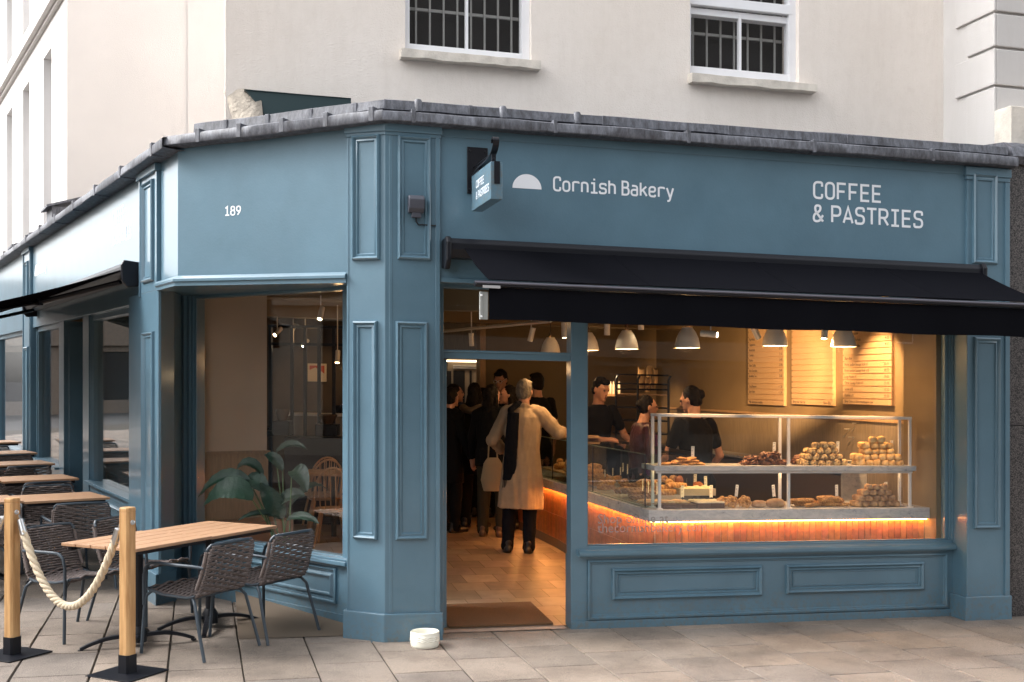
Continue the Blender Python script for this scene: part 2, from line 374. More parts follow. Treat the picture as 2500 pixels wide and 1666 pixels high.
# ------------------------------------------------------------------ ground
def inside(x, y):      # inside the shop footprint (no slabs there)
    oR = (x-R.x)*R.nx+(y-R.y)*R.ny; oL = (x-L.x)*L.nx+(y-L.y)*L.ny; oW = (x-Wc.x)*Wc.nx+(y-Wc.y)*Wc.ny
    return oR < -.25 and oL < -.55 and oW < -.35
mb = MB(); mb.c = []
th = R_(15.2); ca, sa = math.cos(th), math.sin(th); sw, sh_ = .47, .615
for i in range(-62, 30):
    off = rnd.random()*sh_*.15+(i % 2)*sh_*.5
    for j in range(-10, 46):
        u0, v0 = i*sw+.28, j*sh_+off
        g = .0045+rnd.random()*.003
        cor = [(u0+g, v0+g), (u0+sw-g, v0+g), (u0+sw-g, v0+sh_-g), (u0+g, v0+sh_-g)]
        P = [(a*ca-b*sa, a*sa+b*ca) for a, b in cor]
        mx, my = sum(p[0] for p in P)/4, sum(p[1] for p in P)/4
        if inside(mx, my) or my < -4 or my > 26 or mx < -22 or mx > 9: continue
        k = rnd.uniform(.86, 1.06); w = rnd.uniform(-.025, .025)
        if rnd.random() < .14: k *= .85
        col = (.305*k*(1+w), .256*k, .214*k*(1-w*1.4), 1)
        zz = [rnd.uniform(-.0018, .0018) for _ in range(4)]
        top = [(P[q][0], P[q][1], ground(*P[q])+zz[q]) for q in range(4)]
        inn = [(p[0]+(mx-p[0])*.012, p[1]+(my-p[1])*.012, p[2]) for p in top]
        lo = [(p[0], p[1], p[2]-.006) for p in top]; bo = [(p[0], p[1], p[2]-.03) for p in top]
        mb.add(bo+lo+inn, [(0,1,5,4),(1,2,6,5),(2,3,7,6),(3,0,4,7),(4,5,9,8),(5,6,10,9),(6,7,11,10),(7,4,8,11),(8,9,10,11)])
        mb.c += [col]*12
tag(obj('pavement', mb, SLAB, recalc=False, col=1), kind='structure')
mb = MB(); n = 60
xs = [-24+i*.8 for i in range(45)]; ys = [-5+i*.8 for i in range(42)]
mb.add([(x, y, ground(x, y)-.011) for y in ys for x in xs], [(r*45+c, r*45+c+1, (r+1)*45+c+1, (r+1)*45+c) for r in range(41) for c in range(44)])
tag(obj('paving_bed', mb, JOINT, recalc=False), kind='structure')
mb = MB(); s = 400
mb.add([(-s, -s, -.16), (s, -s, -.16), (s, s, -.16), (-s, s, -.16)], [(0, 1, 2, 3)])
tag(obj('road', mb, ASPH, recalc=False), kind='structure')
mb = MB(); mb.box(-22.4, 11, -4.35, -4.15, -.16, 0.0); tag(obj('kerb', mb, STONE), kind='structure')

# ------------------------------------------------------------------ shopfront
def mo(T, a0, a1, z0, z1, prof=None, name='panel_moulding', par=None):
    m = MB(T); m.mould(a0, a1, z0, z1, prof or PAN); return obj(name, m, BLUE, par or S, smooth=30)
def bx(name, T, *bs, m=None, par=None, bev=.003):
    k = MB(T)
    for b in bs: k.box(*b)
    return obj(name, k, m or BLUE, par or S, bev=bev)
S = empty('shopfront', sp(.45, 8.95), 'blue painted bakery shopfront with panelled pilasters, fascia lettering and lead capping', 'shopfront')
ZT = 3.80
op = .184; aC0, aC1 = -1.465, -1.058
aR0, aR1 = R.a(2360, op), R.a(2463, op)
aD1 = R.a(1394); aM1 = R.a(1434); aG1 = R.a(2300, -.06); aF1 = R.a(2334)
zsill = R.z(1417, 1350, .05); zg0 = R.z(1500, 1327, -.06); ztr0 = R.z(1250, 879); ztr1 = R.z(1250, 860); zhd = 2.61
print('LAY', aR0, aR1, aD1, aM1, aG1, aF1, zsill, zg0, ztr0, ztr1)
# fascia boards
mb = MB(R.T); mb.box(aC1-.01, aR0+.01, -.12, .165, 2.655, ZT); mb.box(aC1-.005, aR0+.005, .0, .178, 2.635, 2.668)
mb.box(aC1, aR0, .165, .172, ZT-.09, ZT-.01)
obj('fascia', mb, BLUE, S, bev=.003)
mb = MB()
q0, q1 = -1.859, -.317
pts = []
for a, z in ((q0, 2.66), (q1, 2.66), (q1, 3.80), (q0, 3.74)): pts.append((a, z))
mb.prism(pts, lambda p: Q.T((p[0], -.14, p[1])), lambda p: Q.T((p[0], -.02, p[1])))
mb.T = L.T; mb.box(-.566, -.021, -.14, -.02, 2.66, 3.715)
mb.T = None; mb.T = idT
# moulding under the canted fascia, wrapped round its corner
def wrap(zs):      # zs: profile (out, z)
    rings = []
    for fr, a in ((Q, q1), (Q, None), (L, -.60)):
        ring = []
        for o, z in zs:
            if a is None:
                # meet of Q line at offset o-.02 and L line at offset o-.02
                k = o-.02; x1, y1 = Q.xy(q0, k); x2, y2 = L.xy(0, k)
                det = Q.dx*(-L.dy)+L.dx*Q.dy; t = ((x2-x1)*(-L.dy)+L.dx*(y2-y1))/det
                ring.append((x1+Q.dx*t, y1+Q.dy*t, z))
            else: ring.append(fr.T((a, o-.02, z)))
        rings.append(ring)
    return rings
mb.loft(wrap([(-.1, 2.615), (.035, 2.615), (.035, 2.645), (.05, 2.65), (.05, 2.672), (.02, 2.695), (0, 2.70), (-.1, 2.70)]))
obj('fascia', mb, BLUE, S, bev=.002)
# soffit over the canted window
mb = MB(); sx = [Q.xy(q0, -.03), Q.xy(q1, -.03), (-1.12, 9.0), Wc.xy(Wc.a(480), -.25), (-3.25, 10.9), L.xy(-.6, -.04)]
mb.prism(sx, lambda p: (p[0], p[1], 2.625), lambda p: (p[0], p[1], 2.66)); obj('soffit', mb, BLUE, S)
# corner pilaster
mb = MB()
def pil(poly, z0, z1, mb): mb.prism(poly, lambda p: (p[0], p[1], z0), lambda p: (p[0], p[1], z1))
def offp(d):
    x0, y0 = R.xy(aC1+d*.6, op+d); xq, yq = Q.xy(-.317-d*.6, d)
    # corner
    x1, y1 = R.xy(0, op+d); x2, y2 = Q.xy(0, d)
    det = R.dx*(-Q.dy)+Q.dx*R.dy; t = ((x2-x1)*(-Q.dy)+Q.dx*(y2-y1))/det
    return [(x0, y0), (x1+R.dx*t, y1+R.dy*t), (xq, yq), (-1.16, 9.0), (R.xy(aC1+d*.6-.02, -.1))]
pil(offp(0), -.05, 3.79, mb); obj('pilaster', mb, BLUE, S, bev=.004)
mb = MB(); pil(offp(.03), -.06, .203, mb); obj('pilaster_base', mb, BLUE, S, bev=.006)
mb = MB(); pil(offp(.022), 3.715, 3.775, mb); pil(offp(.010), 3.69, 3.72, mb); obj('pilaster_cap', mb, BLUE, S, bev=.004)
bx('edge_strip', at(R, op), (aC0+.03, aC0+.055, -.01, .004, .203, 3.69)); bx('edge_strip', at(R, op), (aC1-.035, aC1-.001, -.01, .012, .203, 3.69)); bx('edge_strip', Q.T, (-.317, -.300, -.01, .004, .203, 3.69))
zu0, zu1, zl0, zl1 = R.z(1010, 635, op), R.z(1010, 333, op), R.z(1005, 1318, op), R.z(1005, 785, op)
pa0, pa1 = R.a(970, op), R.a(1052, op)
mo(at(R, op), pa0, pa1, zu0, zu1); mo(at(R, op), R.a(965, op), R.a(1044, op), zl0, zl1)
zq = lambda v, u=895: Q.z(u, v)
mo(Q.T, Q.a(861), Q.a(929), zq(636), zq(330)); mo(Q.T, Q.a(863), Q.a(923), zq(1317), zq(784))
# right pilaster
mb = MB(R.T); mb.box(aR0, aR1, -.3, op, -.2, 3.80); obj('pilaster', mb, BLUE, S, bev=.004)
zpr = R.z(2400, 1455, op)
bx('pilaster_base', R.T, (aR0-.03, aR1+.01, -.25, op+.03, -.2, zpr), bev=.006); bx('pilaster_cap', R.T, (aR0-.02, aR1+.01, 0, op+.024, 3.70, 3.77), (aR0-.01, aR1+.005, 0, op+.012, 3.665, 3.702))
bx('edge_strip', at(R, op), (aR1-.045, aR1-.001, -.01, .016, zpr, 3.66)); bx('edge_strip', at(R, op), (aR0+.001, aR0+.02, -.01, .006, zpr, 3.66))
mo(at(R, op), R.a(2373, op), R.a(2433, op), R.z(2403, 645, op), R.z(2403, 425, op)); mo(at(R, op), R.a(2376, op), R.a(2441, op), R.z(2408, 1291, op), R.z(2408, 824, op))
# door frame, transom, window frame
mb = MB(R.T)
mb.box(aC1-.02, aC1+.06, -.12, .02, .0, 2.64)
mb.box(aD1, aM1, -.12, .0, 0, 2.64)
mb.box(aC1+.06, aD1, -.10, -.01, ztr0, ztr1); mb.box(aC1+.06, aD1, -.115, .002, ztr1-.012, ztr1+.006)
mb.box(aC1+.06, aD1, -.12, -.02, zhd, 2.64)
obj('door_frame', mb, BLUE, S, bev=.004)
mb = MB(R.T); mb.box(aC1+.06, aC1+.10, -.75, -.07, .03, ztr0-.01); o = obj('door', mb, BLUE, S, bev=.003)     # leaf standing open inside
mb = MB(R.T); mb.box(aC1+.1, aC1+.106, -.65, -.17, .9, 1.9); obj('pane', mb, GLASS, o)
mb = MB(R.T); mb.box(aC1+.06, aD1, -.058, -.052, ztr1, zhd); obj('transom_pane', mb, GLASS, S)
mb = MB(R.T)
mb.box(aM1, aF1, -.12, -.005, zsill, zg0-.012); mb.box(aM1, aG1+.03, -.05, -.02, zg0-.012, zg0); mb.box(aM1, aG1+.03, -.03, .012, zg0-.045, zg0-.03)
mb.box(aG1+.03, aF1, -.12, -.005, zg0-.012, 2.64); mb.box(aG1, aG1+.03, -.05, -.02, zg0, 2.64); mb.box(aF1, aR0, -.12, -.03, 0, 2.64)
mb.box(aM1, aF1, -.12, -.005, zhd, 2.64); mb.box(aM1-.002, aM1+.012, -.05, -.02, zg0, zhd)
mb.box(aG1+.05, aG1+.065, -.01, .008, zg0-.01, 2.6)
wf = obj('window_frame', mb, BLUE, S, bev=.004)
mb = MB(R.T); mb.box(aM1, aG1+.01, -.044, -.036, zg0, zhd); obj('pane', mb, GLASS, wf)
# sill + stall riser
a_s0, a_s1 = R.a(1415, .06), R.a(2336, .06)
mb = MB(R.T); pr = [(0, zsill-.035), (.055, zsill-.035), (.062, zsill-.02), (.062, zsill), (.045, zsill+.012), (0, zsill+.02), (-.1, zsill+.02), (-.1, zsill-.035)]
mb.prism(pr, lambda p: (a_s0, p[0], p[1]), lambda p: (a_s1, p[0], p[1])); obj('sill', mb, BLUE, S, bev=.002)
zr = lambda v, u=1850: R.z(u, v)
mb = MB(R.T); mb.box(aD1+.001, aF1+.02, -.15, -.004, -.12, zsill-.03); sr = obj('stall_riser', mb, BLUE, S, bev=.003)
TR = at(R, -.004); mo(TR, R.a(1434), R.a(2312), R.z(1434, 1513), R.z(1434, 1368), [(0, 0), (.0, .02), (.014, .024), (.022, .008), (.03, .008), (.036, -.002)])
mo(TR, R.a(1493), R.a(1860), R.z(1680, 1460), R.z(1680, 1384)); mo(TR, R.a(1918), R.a(2255), R.z(2090, 1445), R.z(2090, 1375))
for u0, u1, c in ((1493, 1860, 1680), (1918, 2255, 2090)):
    t = 1384 if c == 1680 else 1375; b = 1460 if c == 1680 else 1445
    mo(TR, R.a(u0)+.062, R.a(u1)-.062, R.z(c, b)+.058, R.z(c, t)-.058, [(0, 0), (.003, .007), (.008, .007), (.010, -.001)], 'inner_bead')
bx('skirting', TR, (aD1+.002, R.a(2330), -.01, .016, -.12, R.z(1434, 1513)-.012))
# canted bay below its fascia
w0, w1 = Wc.a(436), .30; WL0 = w0; wg0, wg1 = Wc.a(484, -.05), Wc.a(843, -.05); zs2 = .515
mb = MB(Wc.T); mb.box(w0-.3, w1, -.2, 0, -.1, zs2-.03); mb.box(w0-.05, w1, -.02, .014, -.1, .085); obj('stall_riser', mb, BLUE, S, bev=.003)
mb = MB(Wc.T); mb.mould(Wc.a(500), Wc.a(823), .16, .435, [(0, 0), (.0, .02), (.014, .024), (.022, .008), (.034, .008), (.04, .0), (.06, .02), (.07, .02), (.078, 0)])
obj('panel_moulding', mb, BLUE, S, smooth=30)
mb = MB(Wc.T); mb.box(w0-.02, w1-.04, -.15, .06, zs2-.045, zs2-.012); mb.box(w0, w1-.04, -.15, .03, zs2-.012, zs2+.006); obj('sill', mb, BLUE, S, bev=.005)
mb = MB(Wc.T); mb.box(w0-.06, wg0-.10, -.12, .03, zs2, 2.63)
for k, (d0, d1, oo) in enumerate(((.10, .06, .0), (.06, .03, -.015), (.03, 0, -.03))): mb.box(wg0-d0, wg0-d1, -.12, oo, zs2, 2.625)
mb.box(wg1, w1, -.12, -.02, zs2, 2.625); mb.box(wg0, wg1, -.12, -.03, 2.60, 2.625); mb.box(wg0, wg1, -.12, -.03, zs2, zs2+.012)
wf2 = obj('window_frame', mb, BLUE, S, bev=.003)
mb = MB(Wc.T); mb.box(wg0, wg1, -.054, -.046, zs2+.012, 2.60); obj('pane', mb, GLASS, wf2)
# side-street pilasters
def lp(t0, t1, ztop): return (-t1, -t0, ztop)
P2x = [L.xy(-1.258), L.xy(-.566), (-2.882, 9.85), (-2.93, 10.25), (-3.5, 10.55)]
mb = MB(); pil(P2x, -.1, 2.625, mb); mb.T = L.T; mb.box(-1.258, -.60, -.2, 0, 2.625, 3.69)
obj('pilaster', mb, BLUE, S, bev=.004)
mb = MB()
P2b = [L.xy(-1.285, .03), L.xy(-.55, .03), (-2.86, 9.84), (-2.93, 10.2), (-3.5, 10.55)]
pil(P2b, -.1, .26, mb); obj('pilaster_base', mb, BLUE, S, bev=.006); bx('pilaster_cap', L.T, (-1.29, -.585, -.1, .03, 3.62, 3.68))
pz = lambda u, v: L.z(u, v)
mo(L.T, -1.258+.13, -.60-.13, pz(358, 690), pz(370, 440)); mo(L.T, -1.258+.15, -.566-.15, .45, pz(356, 812))
for b in ((-1.258, -1.225, -.01, .012, 2.6, 3.62), (-.64, -.60, -.01, .012, 2.63, 3.62), (-.615, -.57, -.02, .004, .26, 2.62), (-8.66, -8.63, -.01, .014, .5, 3.62), (-7.99, -7.96, -.01, .014, .5, 3.62)): bx('edge_strip', L.T, b)
mo(L.T, -8.51, -8.11, 2.85, 3.5); mo(L.T, -8.51, -8.11, .6, 2.3)
bx('pilaster', L.T, (-8.66, -7.94, -.25, 0, 0, 3.69)); bx('pilaster_base', L.T, (-8.68, -7.92, -.1, .03, 0, .5)); bx('pilaster_cap', L.T, (-8.68, -7.92, -.1, .03, 3.62, 3.68)); bx('pilaster', L.T, (-16.6, -15.9, -.25, 0, 0, 3.69))
bx('fascia', L.T, (-7.94, -1.258, -.12, -.03, 2.56, 3.69)); bx('fascia', L.T, (-15.9, -8.66, -.12, -.03, 2.56, 3.69))
# side street windows
def side_bay(a0, a1, zs=.74):
    mb = MB(L.T); mb.box(a0, a1, -.25, -.06, 0, zs); mo(L.T, a0+.2, a1-.2, .28, zs-.12, [(i, o-.06) for i, o in PAN]); mb.box(a0, a1, -.2, -.0, zs, zs+.03)
    mb.box(a0, a1, -.2, -.045, .0, .14)
    obj('stall_riser', mb, BLUE, S, bev=.003)
    mb = MB(L.T)
    for x0, x1 in ((a0, a0+.09), (a1-.06, a1)):
        mb.box(x0, x1, -.18, -.08, zs+.03, 2.56); mb.box((x0+x1)/2-.015, (x0+x1)/2+.015, -.1, -.065, zs+.03, 2.54)
    mb.box(a0+.09, a1-.06, -.18, -.08, 2.50, 2.56); f = obj('window_frame', mb, BLUE, S, bev=.003)
    mb = MB(L.T); mb.box(a0+.09, a1-.06, -.134, -.126, zs+.03, 2.50); obj('pane', mb, GLASS, f)
side_bay(-3.95, -1.30); side_bay(-7.90, -5.9); side_bay(-12.4, -8.7); side_bay(-15.9, -12.9)
mb = MB(L.T); mb.box(-5.9, -5.55, -.45, -.05, 0, 2.56); mb.box(-4.3, -3.95, -.9, -.05, 0, 2.56); mb.box(-5.55, -4.3, -.9, -.82, .1, 2.56); mb.box(-5.52, -5.49, -.8, -.1, .1, 2.5)
obj('side_doorway', mb, BLUE, S, bev=.004)
mb = MB(L.T); mb.box(-5.2, -4.65, -.815, -.81, .9, 2.3); obj('pane', mb, GLASS, S)
# lead capping
def leadrun(mb, path, prof, seg=.06, amp=.0035, seed=0):      # path [(frame,a,z)]: profile (o, dz)
    rings = []
    d = 0
    for k in range(len(path)-1):
        fr, a0, z0, o0 = path[k]; fr2, a1, z1, o1 = path[k+1]
        if fr is not fr2: continue
        n = max(2, int(abs(a1-a0)/seg))
        for i in range(n+(1 if k == len(path)-2 else 1)):
            t = i/n; a = a0+(a1-a0)*t; z = z0+(z1-z0)*t; ring = []
            for j, (o, dz) in enumerate(prof):
                w = noise.noise(Vector((a*2.2+k*9, j*.35+seed, 0)))*amp*2+noise.noise(Vector((a*9+k*9, j+seed, 3)))*amp*.35
                x, y = fr.xy(a, o+o0+w*.8); ring.append((x, y, z+dz+w))
            rings.append(ring)
    mb.loft(rings)
mb = MB()
LOW = [(-.1, -.02), (.06, -.015), (.096, -.012), (.102, -.004), (.099, .056), (.090, .066), (.03, .076), (-.1, .078)]
UP = [(-.12, .085), (.005, .085), (.018, .092), (.008, .160), (-.02, .170), (-.12, .170)]
bis = .0
aCR = aC0-.03
low = [(L, -16.5, 3.69, .02), (L, .05, 3.70, .02), (Q, q0-.05, 3.715, .0), (Q, .03, 3.785, .0), (R, aCR, 3.785, op), (R, aR1+.02, 3.80, op)]
leadrun(mb, low, LOW)
up = [(Q, q0+.18, 3.715, .0), (Q, .0, 3.785, .0), (R, aC0, 3.785, op), (R, aR1-.02, 3.80, op)]
leadrun(mb, up, UP, seed=5)
lc = obj('lead_capping', mb, LEAD, S, smooth=40)
def lj(T, b): bx('lead_joint', T, b, m=LEAD, par=lc, bev=.004)
for k in range(11):      # welted joints
    a = aC0+.18+k*1.07
    if a < aR1: lj(at(R, op, 3.785+.0012*k), (a, a+.03, .0, .1035, -.016, .086))
    a2 = aC0+.62+k*1.04
    if a2 < aR1-.1: lj(at(R, op, 3.785+.0012*k), (a2, a2+.03, -.03, .021, .09, .165))
for k in range(5):
    a = -1.6+k*.38; T = at(Q, 0, 3.72+(a+1.859)*.038); lj(T, (a, a+.04, 0, .105, -.018, .09))
    if a+.24 < 0: lj(T, (a+.2, a+.235, -.03, .02, .085, .163))
for k in range(12):
    a = -.35-k*1.2; lj(at(L, .02, 3.695), (a, a+.06, -.05, .106, -.02, .090))
for a in (-1.22, -.58, .0):
    mb = MB(at(R, op, 3.79)); mb.lathe([(.0, .04), (.022, .04), (.033, .02), (.033, -.05), (0, -.05)], (a, -.002, .135), 12); obj('lead_clip', mb, LEAD, lc, smooth=40)
mb = MB()
rf = [Q.xy(q0, -.05), Q.xy(0, -.05), R.xy(aC0, op-.05), R.xy(aR1, op-.05), R.xy(aR1+.1, -1.2), R.xy(-2.4, -1.2), (-3.6, 16.8), (-6.1, 16.3), L.xy(-16, -.8), L.xy(-16, -.02), L.xy(0, -.05)]
mb.prism(rf, lambda p: (p[0], p[1], 3.68), lambda p: (p[0], p[1], 3.765)); obj('flat_roof', mb, LEAD, S)
for k, (t, hh) in enumerate(((6.9, .30), (8.5, .10), (10.4, .12), (12.4, .1))):
    mb = MB(L.T); mb.box(-t-.45, -t, -.45, -.12, 3.7, 3.72+hh+.1)
    mb.add([(-t-.5, -.05, 3.78+hh), (-t+.05, -.05, 3.80+hh), (-t+.05, -.5, 3.95+hh), (-t-.5, -.5, 3.93+hh), (-t-.5, -.05, 3.81+hh), (-t+.05, -.05, 3.83+hh), (-t+.05, -.5, 3.98+hh), (-t-.5, -.5, 3.96+hh)], [(0,1,2,3),(4,5,6,7),(0,1,5,4),(1,2,6,5),(2,3,7,6),(3,0,4,7)])
    obj('roof_upstand', mb, LEAD, S)

# ------------------------------------------------------------------ painted lettering
G = {
 'C': ([[(.55,.73),(.55,1),(.05,1),(.05,0),(.55,0),(.55,.27)]], 0), 'O': ([[(.05,0),(.05,1),(.55,1),(.55,0)]], 1),
 'F': ([[(.05,0),(.05,1,0),(.55,1)],[(.05,.5),(.47,.5)]], 0), 'E': ([[(.55,1),(.05,1,0),(.05,0,0),(.55,0)],[(.05,.5),(.5,.5)]], 0),
 '&': ([[(.6,.0),(.12,.66,.1),(.12,1),(.44,1),(.44,.68),(.03,.42),(.03,0),(.38,0),(.60,.40)]], 0),
 'P': ([[(.05,0),(.05,1,0),(.56,1),(.56,.42),(.05,.42)]], 0), 'A': ([[(.02,0),(.3,1,0),(.58,0)],[(.12,.28),(.48,.28)]], 0),
 'S': ([[(.54,.76),(.54,1),(.06,1),(.06,.54),(.55,.5),(.55,0),(.04,0),(.04,.24)]], 0), 'T': ([[(0,1),(.6,1)],[(.3,0),(.3,1)]], 0),
 'R': ([[(.05,0),(.05,1,0),(.55,1),(.55,.46),(.05,.46)],[(.32,.46),(.58,0)]], 0), 'I': ([[(.06,1),(.54,1)],[(.06,0),(.54,0)],[(.3,0),(.3,1)]], 0),
 'B': ([[(.05,.52),(.05,1,0),(.52,1),(.52,.54),(.05,.54)],[(.05,.54),(.57,.54),(.57,0),(.05,0,0),(.05,.54)]], 0),
 'o': ([[(.05,0),(.05,.72),(.55,.72),(.55,0)]], 1), 'r': ([[(.1,0),(.1,.72)],[(.1,.4),(.1,.72),(.55,.72),(.55,.62)]], 0),
 'n': ([[(.07,0),(.07,.72)],[(.07,.4),(.07,.72),(.54,.72),(.54,0)]], 0), 'i': ([[(.08,.72),(.33,.72,0),(.33,0)],[(.06,0),(.6,0)],[(.33,.93),(.33,1.04)]], 0),
 's': ([[(.53,.56),(.53,.72),(.06,.72),(.06,.38),(.55,.36),(.55,0),(.04,0),(.04,.17)]], 0), 'h': ([[(.07,0),(.07,1)],[(.07,.4),(.07,.72),(.54,.72),(.54,0)]], 0),
 'a': ([[(.1,.72),(.53,.72),(.53,0)],[(.53,.42),(.05,.42),(.05,0),(.53,0)]], 0), 'k': ([[(.07,0),(.07,1)],[(.07,.3),(.54,.72)],[(.26,.45),(.58,0)]], 0),
 'e': ([[(.54,.14),(.54,0),(.06,0),(.06,.72),(.54,.72),(.54,.36),(.06,.36)]], 0), 'y': ([[(.04,.72),(.31,0)],[(.57,.72),(.26,-.28),(.08,-.28)]], 0),
 '1': ([[(.08,.82),(.33,1,0),(.33,0)],[(.08,0),(.58,0)]], 0), '8': ([[(.08,.54),(.08,1),(.52,1),(.52,.54)],[(.04,0),(.04,.54),(.56,.54),(.56,0)]], 1),
 '9': ([[(.54,.44),(.06,.44),(.06,1),(.54,1),(.54,.46),(.18,0)]], 0)}
def roundpath(P, closed, rad):
    n = len(P); out = []
    for i, p in enumerate(P):
        r = p[2] if len(p) > 2 else rad
        q = Vector(p[:2])
        if (not closed and i in (0, n-1)) or r == 0: out.append(q); continue
        a = Vector(P[i-1][:2]); b = Vector(P[(i+1) % n][:2])
        d1, d2 = (a-q), (b-q); r1 = min(r, d1.length*.5, d2.length*.5)
        s, e = q+d1.normalized()*r1, q+d2.normalized()*r1
        for k in range(7): t = k/6; out.append(s*(1-t)**2+q*2*t*(1-t)+e*t*t)
    return out
def ribbon(mb, pts, w, closed, conv, h):
    n = len(pts); Lf, Rt = [], []
    for i, p in enumerate(pts):
        a = pts[i-1] if (i > 0 or closed) else None; b = pts[(i+1) % n] if (i < n-1 or closed) else None
        d1 = (p-a).normalized() if a is not None and (p-a).length > 1e-6 else None
        d2 = (b-p).normalized() if b is not None and (b-p).length > 1e-6 else None
        d1 = d1 or d2; d2 = d2 or d1; t = (d1+d2)
        t = t.normalized() if t.length > 1e-3 else d1
        nrm = Vector((-t.y, t.x)); k = w/2/max(.45, nrm.dot(Vector((-d1.y, d1.x))))
        Lf.append(p+nrm*k); Rt.append(p-nrm*k)
    rings = [[conv(l, 0), conv(l, h), conv(r, h), conv(r, 0)] for l, r in zip(Lf, Rt)]
    if closed: rings.append(rings[0])
    mb.loft(rings, cap=not closed)
def paint(mb, text, fr, o, a0, a1, zb, cap, sw=.13, zsl=0.0):
    """stroke lettering fitted between a0 and a1 on a wall frame"""
    adv = []; x = 0
    for ch in text:
        adv.append(x); x += .5 if ch == ' ' else 1
    n_last = .8; pitch = (a1-a0)/(adv[-1]+n_last); gw = pitch*.8
    for ch, ax in zip(text, adv):
        if ch == ' ': continue
        st, closed = G[ch]
        for si, P in enumerate(st):
            P2 = [(p[0]/.6*gw, p[1]*(cap*(1-sw))+cap*sw/2)+((0,) if len(p) > 2 and p[2] == 0 else ()) for p in P]
            if ch == 'i' and si == 2: P2 = [(P[0][0]/.6*gw, cap*.88), (P[0][0]/.6*gw, cap*1.0)]
            path = roundpath(P2, closed, cap*.24)
            x0 = a0+ax*pitch
            ribbon(mb, path, cap*sw, closed, lambda q, hh, x0=x0, si=si: fr.T((x0+q.x, o+(.0015+.0008*si if hh else -.001), zb+q.y+zsl*(x0-a0))), 1)
of = .165
zb = R.z(1500, 476.5, of); cap = R.z(1365, 433, of)-R.z(1365, 470, of)
T_ = MB(); paint(T_, 'Cornish Bakery', R, of, R.a(1351, of), R.a(1644, of), zb, cap*1.0, .128); obj('lettering', T_, WHITE_LET, S)
a0, a1 = R.a(1251, of), R.a(1322, of); zc = R.z(1286, 461, of); rr = (a1-a0)/2
semi = [(a0+rr-rr*math.cos(math.pi*i/24), zc+rr*.96*math.sin(math.pi*i/24)) for i in range(25)]
T_ = MB(); T_.prism(semi, lambda p: R.T((p[0], of-.001, p[1])), lambda p: R.T((p[0], of+.002, p[1]))); obj('half_sun_emblem', T_, WHITE_LET, S)
capb = R.z(1990, 442.5, of)-R.z(1990, 486.5, of)
T_ = MB(); paint(T_, 'COFFEE', R, of, R.a(1985.5, of), R.a(2152, of), R.z(2068, 491, of), capb, .128); obj('lettering', T_, WHITE_LET, S)
T_ = MB(); paint(T_, '& PASTRIES', R, of, R.a(1985.5, of), R.a(2253, of), R.z(2118, 550.5, of), capb, .128); obj('lettering', T_, WHITE_LET, S)
T_ = MB(); paint(T_, '189', Q, -.02, Q.a(549, -.02), Q.a(588, -.02), Q.z(568, 527, -.02), Q.z(568, 503, -.02)-Q.z(568, 527, -.02), .14); obj('lettering', T_, WHITE_LET, S)
T_ = MB(); paint(T_, 'COFFEE', L, -.03, L.a(276, -.03), L.a(303, -.03), L.z(290, 545, -.03), .15, .12); obj('lettering', T_, WHITE_LET, S)
T_ = MB(); paint(T_, '& PASTRIES', L, -.03, L.a(276, -.03), L.a(320, -.03), L.z(297, 592, -.03), .15, .12); obj('lettering', T_, WHITE_LET, S)
T_ = MB(); paint(T_, 'Cornish Bakery', L, -.03, L.a(92, -.03), L.a(113, -.03), L.z(102, 667, -.03), .15, .14); obj('lettering', T_, WHITE_LET, S)
ls = [(L.a(85, -.03)+.15-.15*math.cos(math.pi*i/16), L.z(102, 667, -.03)+.15*math.sin(math.pi*i/16)) for i in range(17)]
T_ = MB(); T_.prism(ls, lambda p: L.T((p[0], -.031, p[1])), lambda p: L.T((p[0], -.028, p[1]))); obj('half_sun_emblem', T_, WHITE_LET, S)


# ------------------------------------------------------------------ cream building above
U = empty('cream_building', sp(.2, 10.1), 'cream rendered building rising behind the blue shopfront with white sash windows', 'building')
om = -1.1
aw0, aw1 = R.a(550, om), R.a(2303, om)
W1 = (R.a(995, om), R.a(1292, om), R.z(1140, 138, om)); W2 = (R.a(1687, om), R.a(1946, om), R.z(1815, 190, om))
def wall(mb, a0, a1, z0, z1, o0, o1, holes):
    A = sorted({a0, a1, *[h[0] for h in holes], *[h[1] for h in holes]}); Z = sorted({z0, z1, *[h[2] for h in holes], *[h[3] for h in holes]})
    for i in range(len(A)-1):
        for j in range(len(Z)-1):
            ma, mz = (A[i]+A[i+1])/2, (Z[j]+Z[j+1])/2
            if not any(h[0] < ma < h[1] and h[2] < mz < h[3] for h in holes): mb.box(A[i], A[i+1], o0, o1, Z[j], Z[j+1])
wh = 1.75
mb = MB(R.T); wall(mb, aw0, aw1+.5, 3.6, 9.5, om-.35, om, [(W1[0]-.02, W1[1]+.02, W1[2], W1[2]+wh), (W2[0]-.01, W2[1]+.02, W2[2], W2[2]+1.42)])
mb.prism([(aw0+.05, om-.35), (aw0+.5, om-.35), (aw0+2.4, -7.5), (aw0+1.9, -7.5)], lambda p: (p[0], p[1], 3.6), lambda p: (p[0], p[1], 9.5))
obj('wall', mb, CREAM, U)
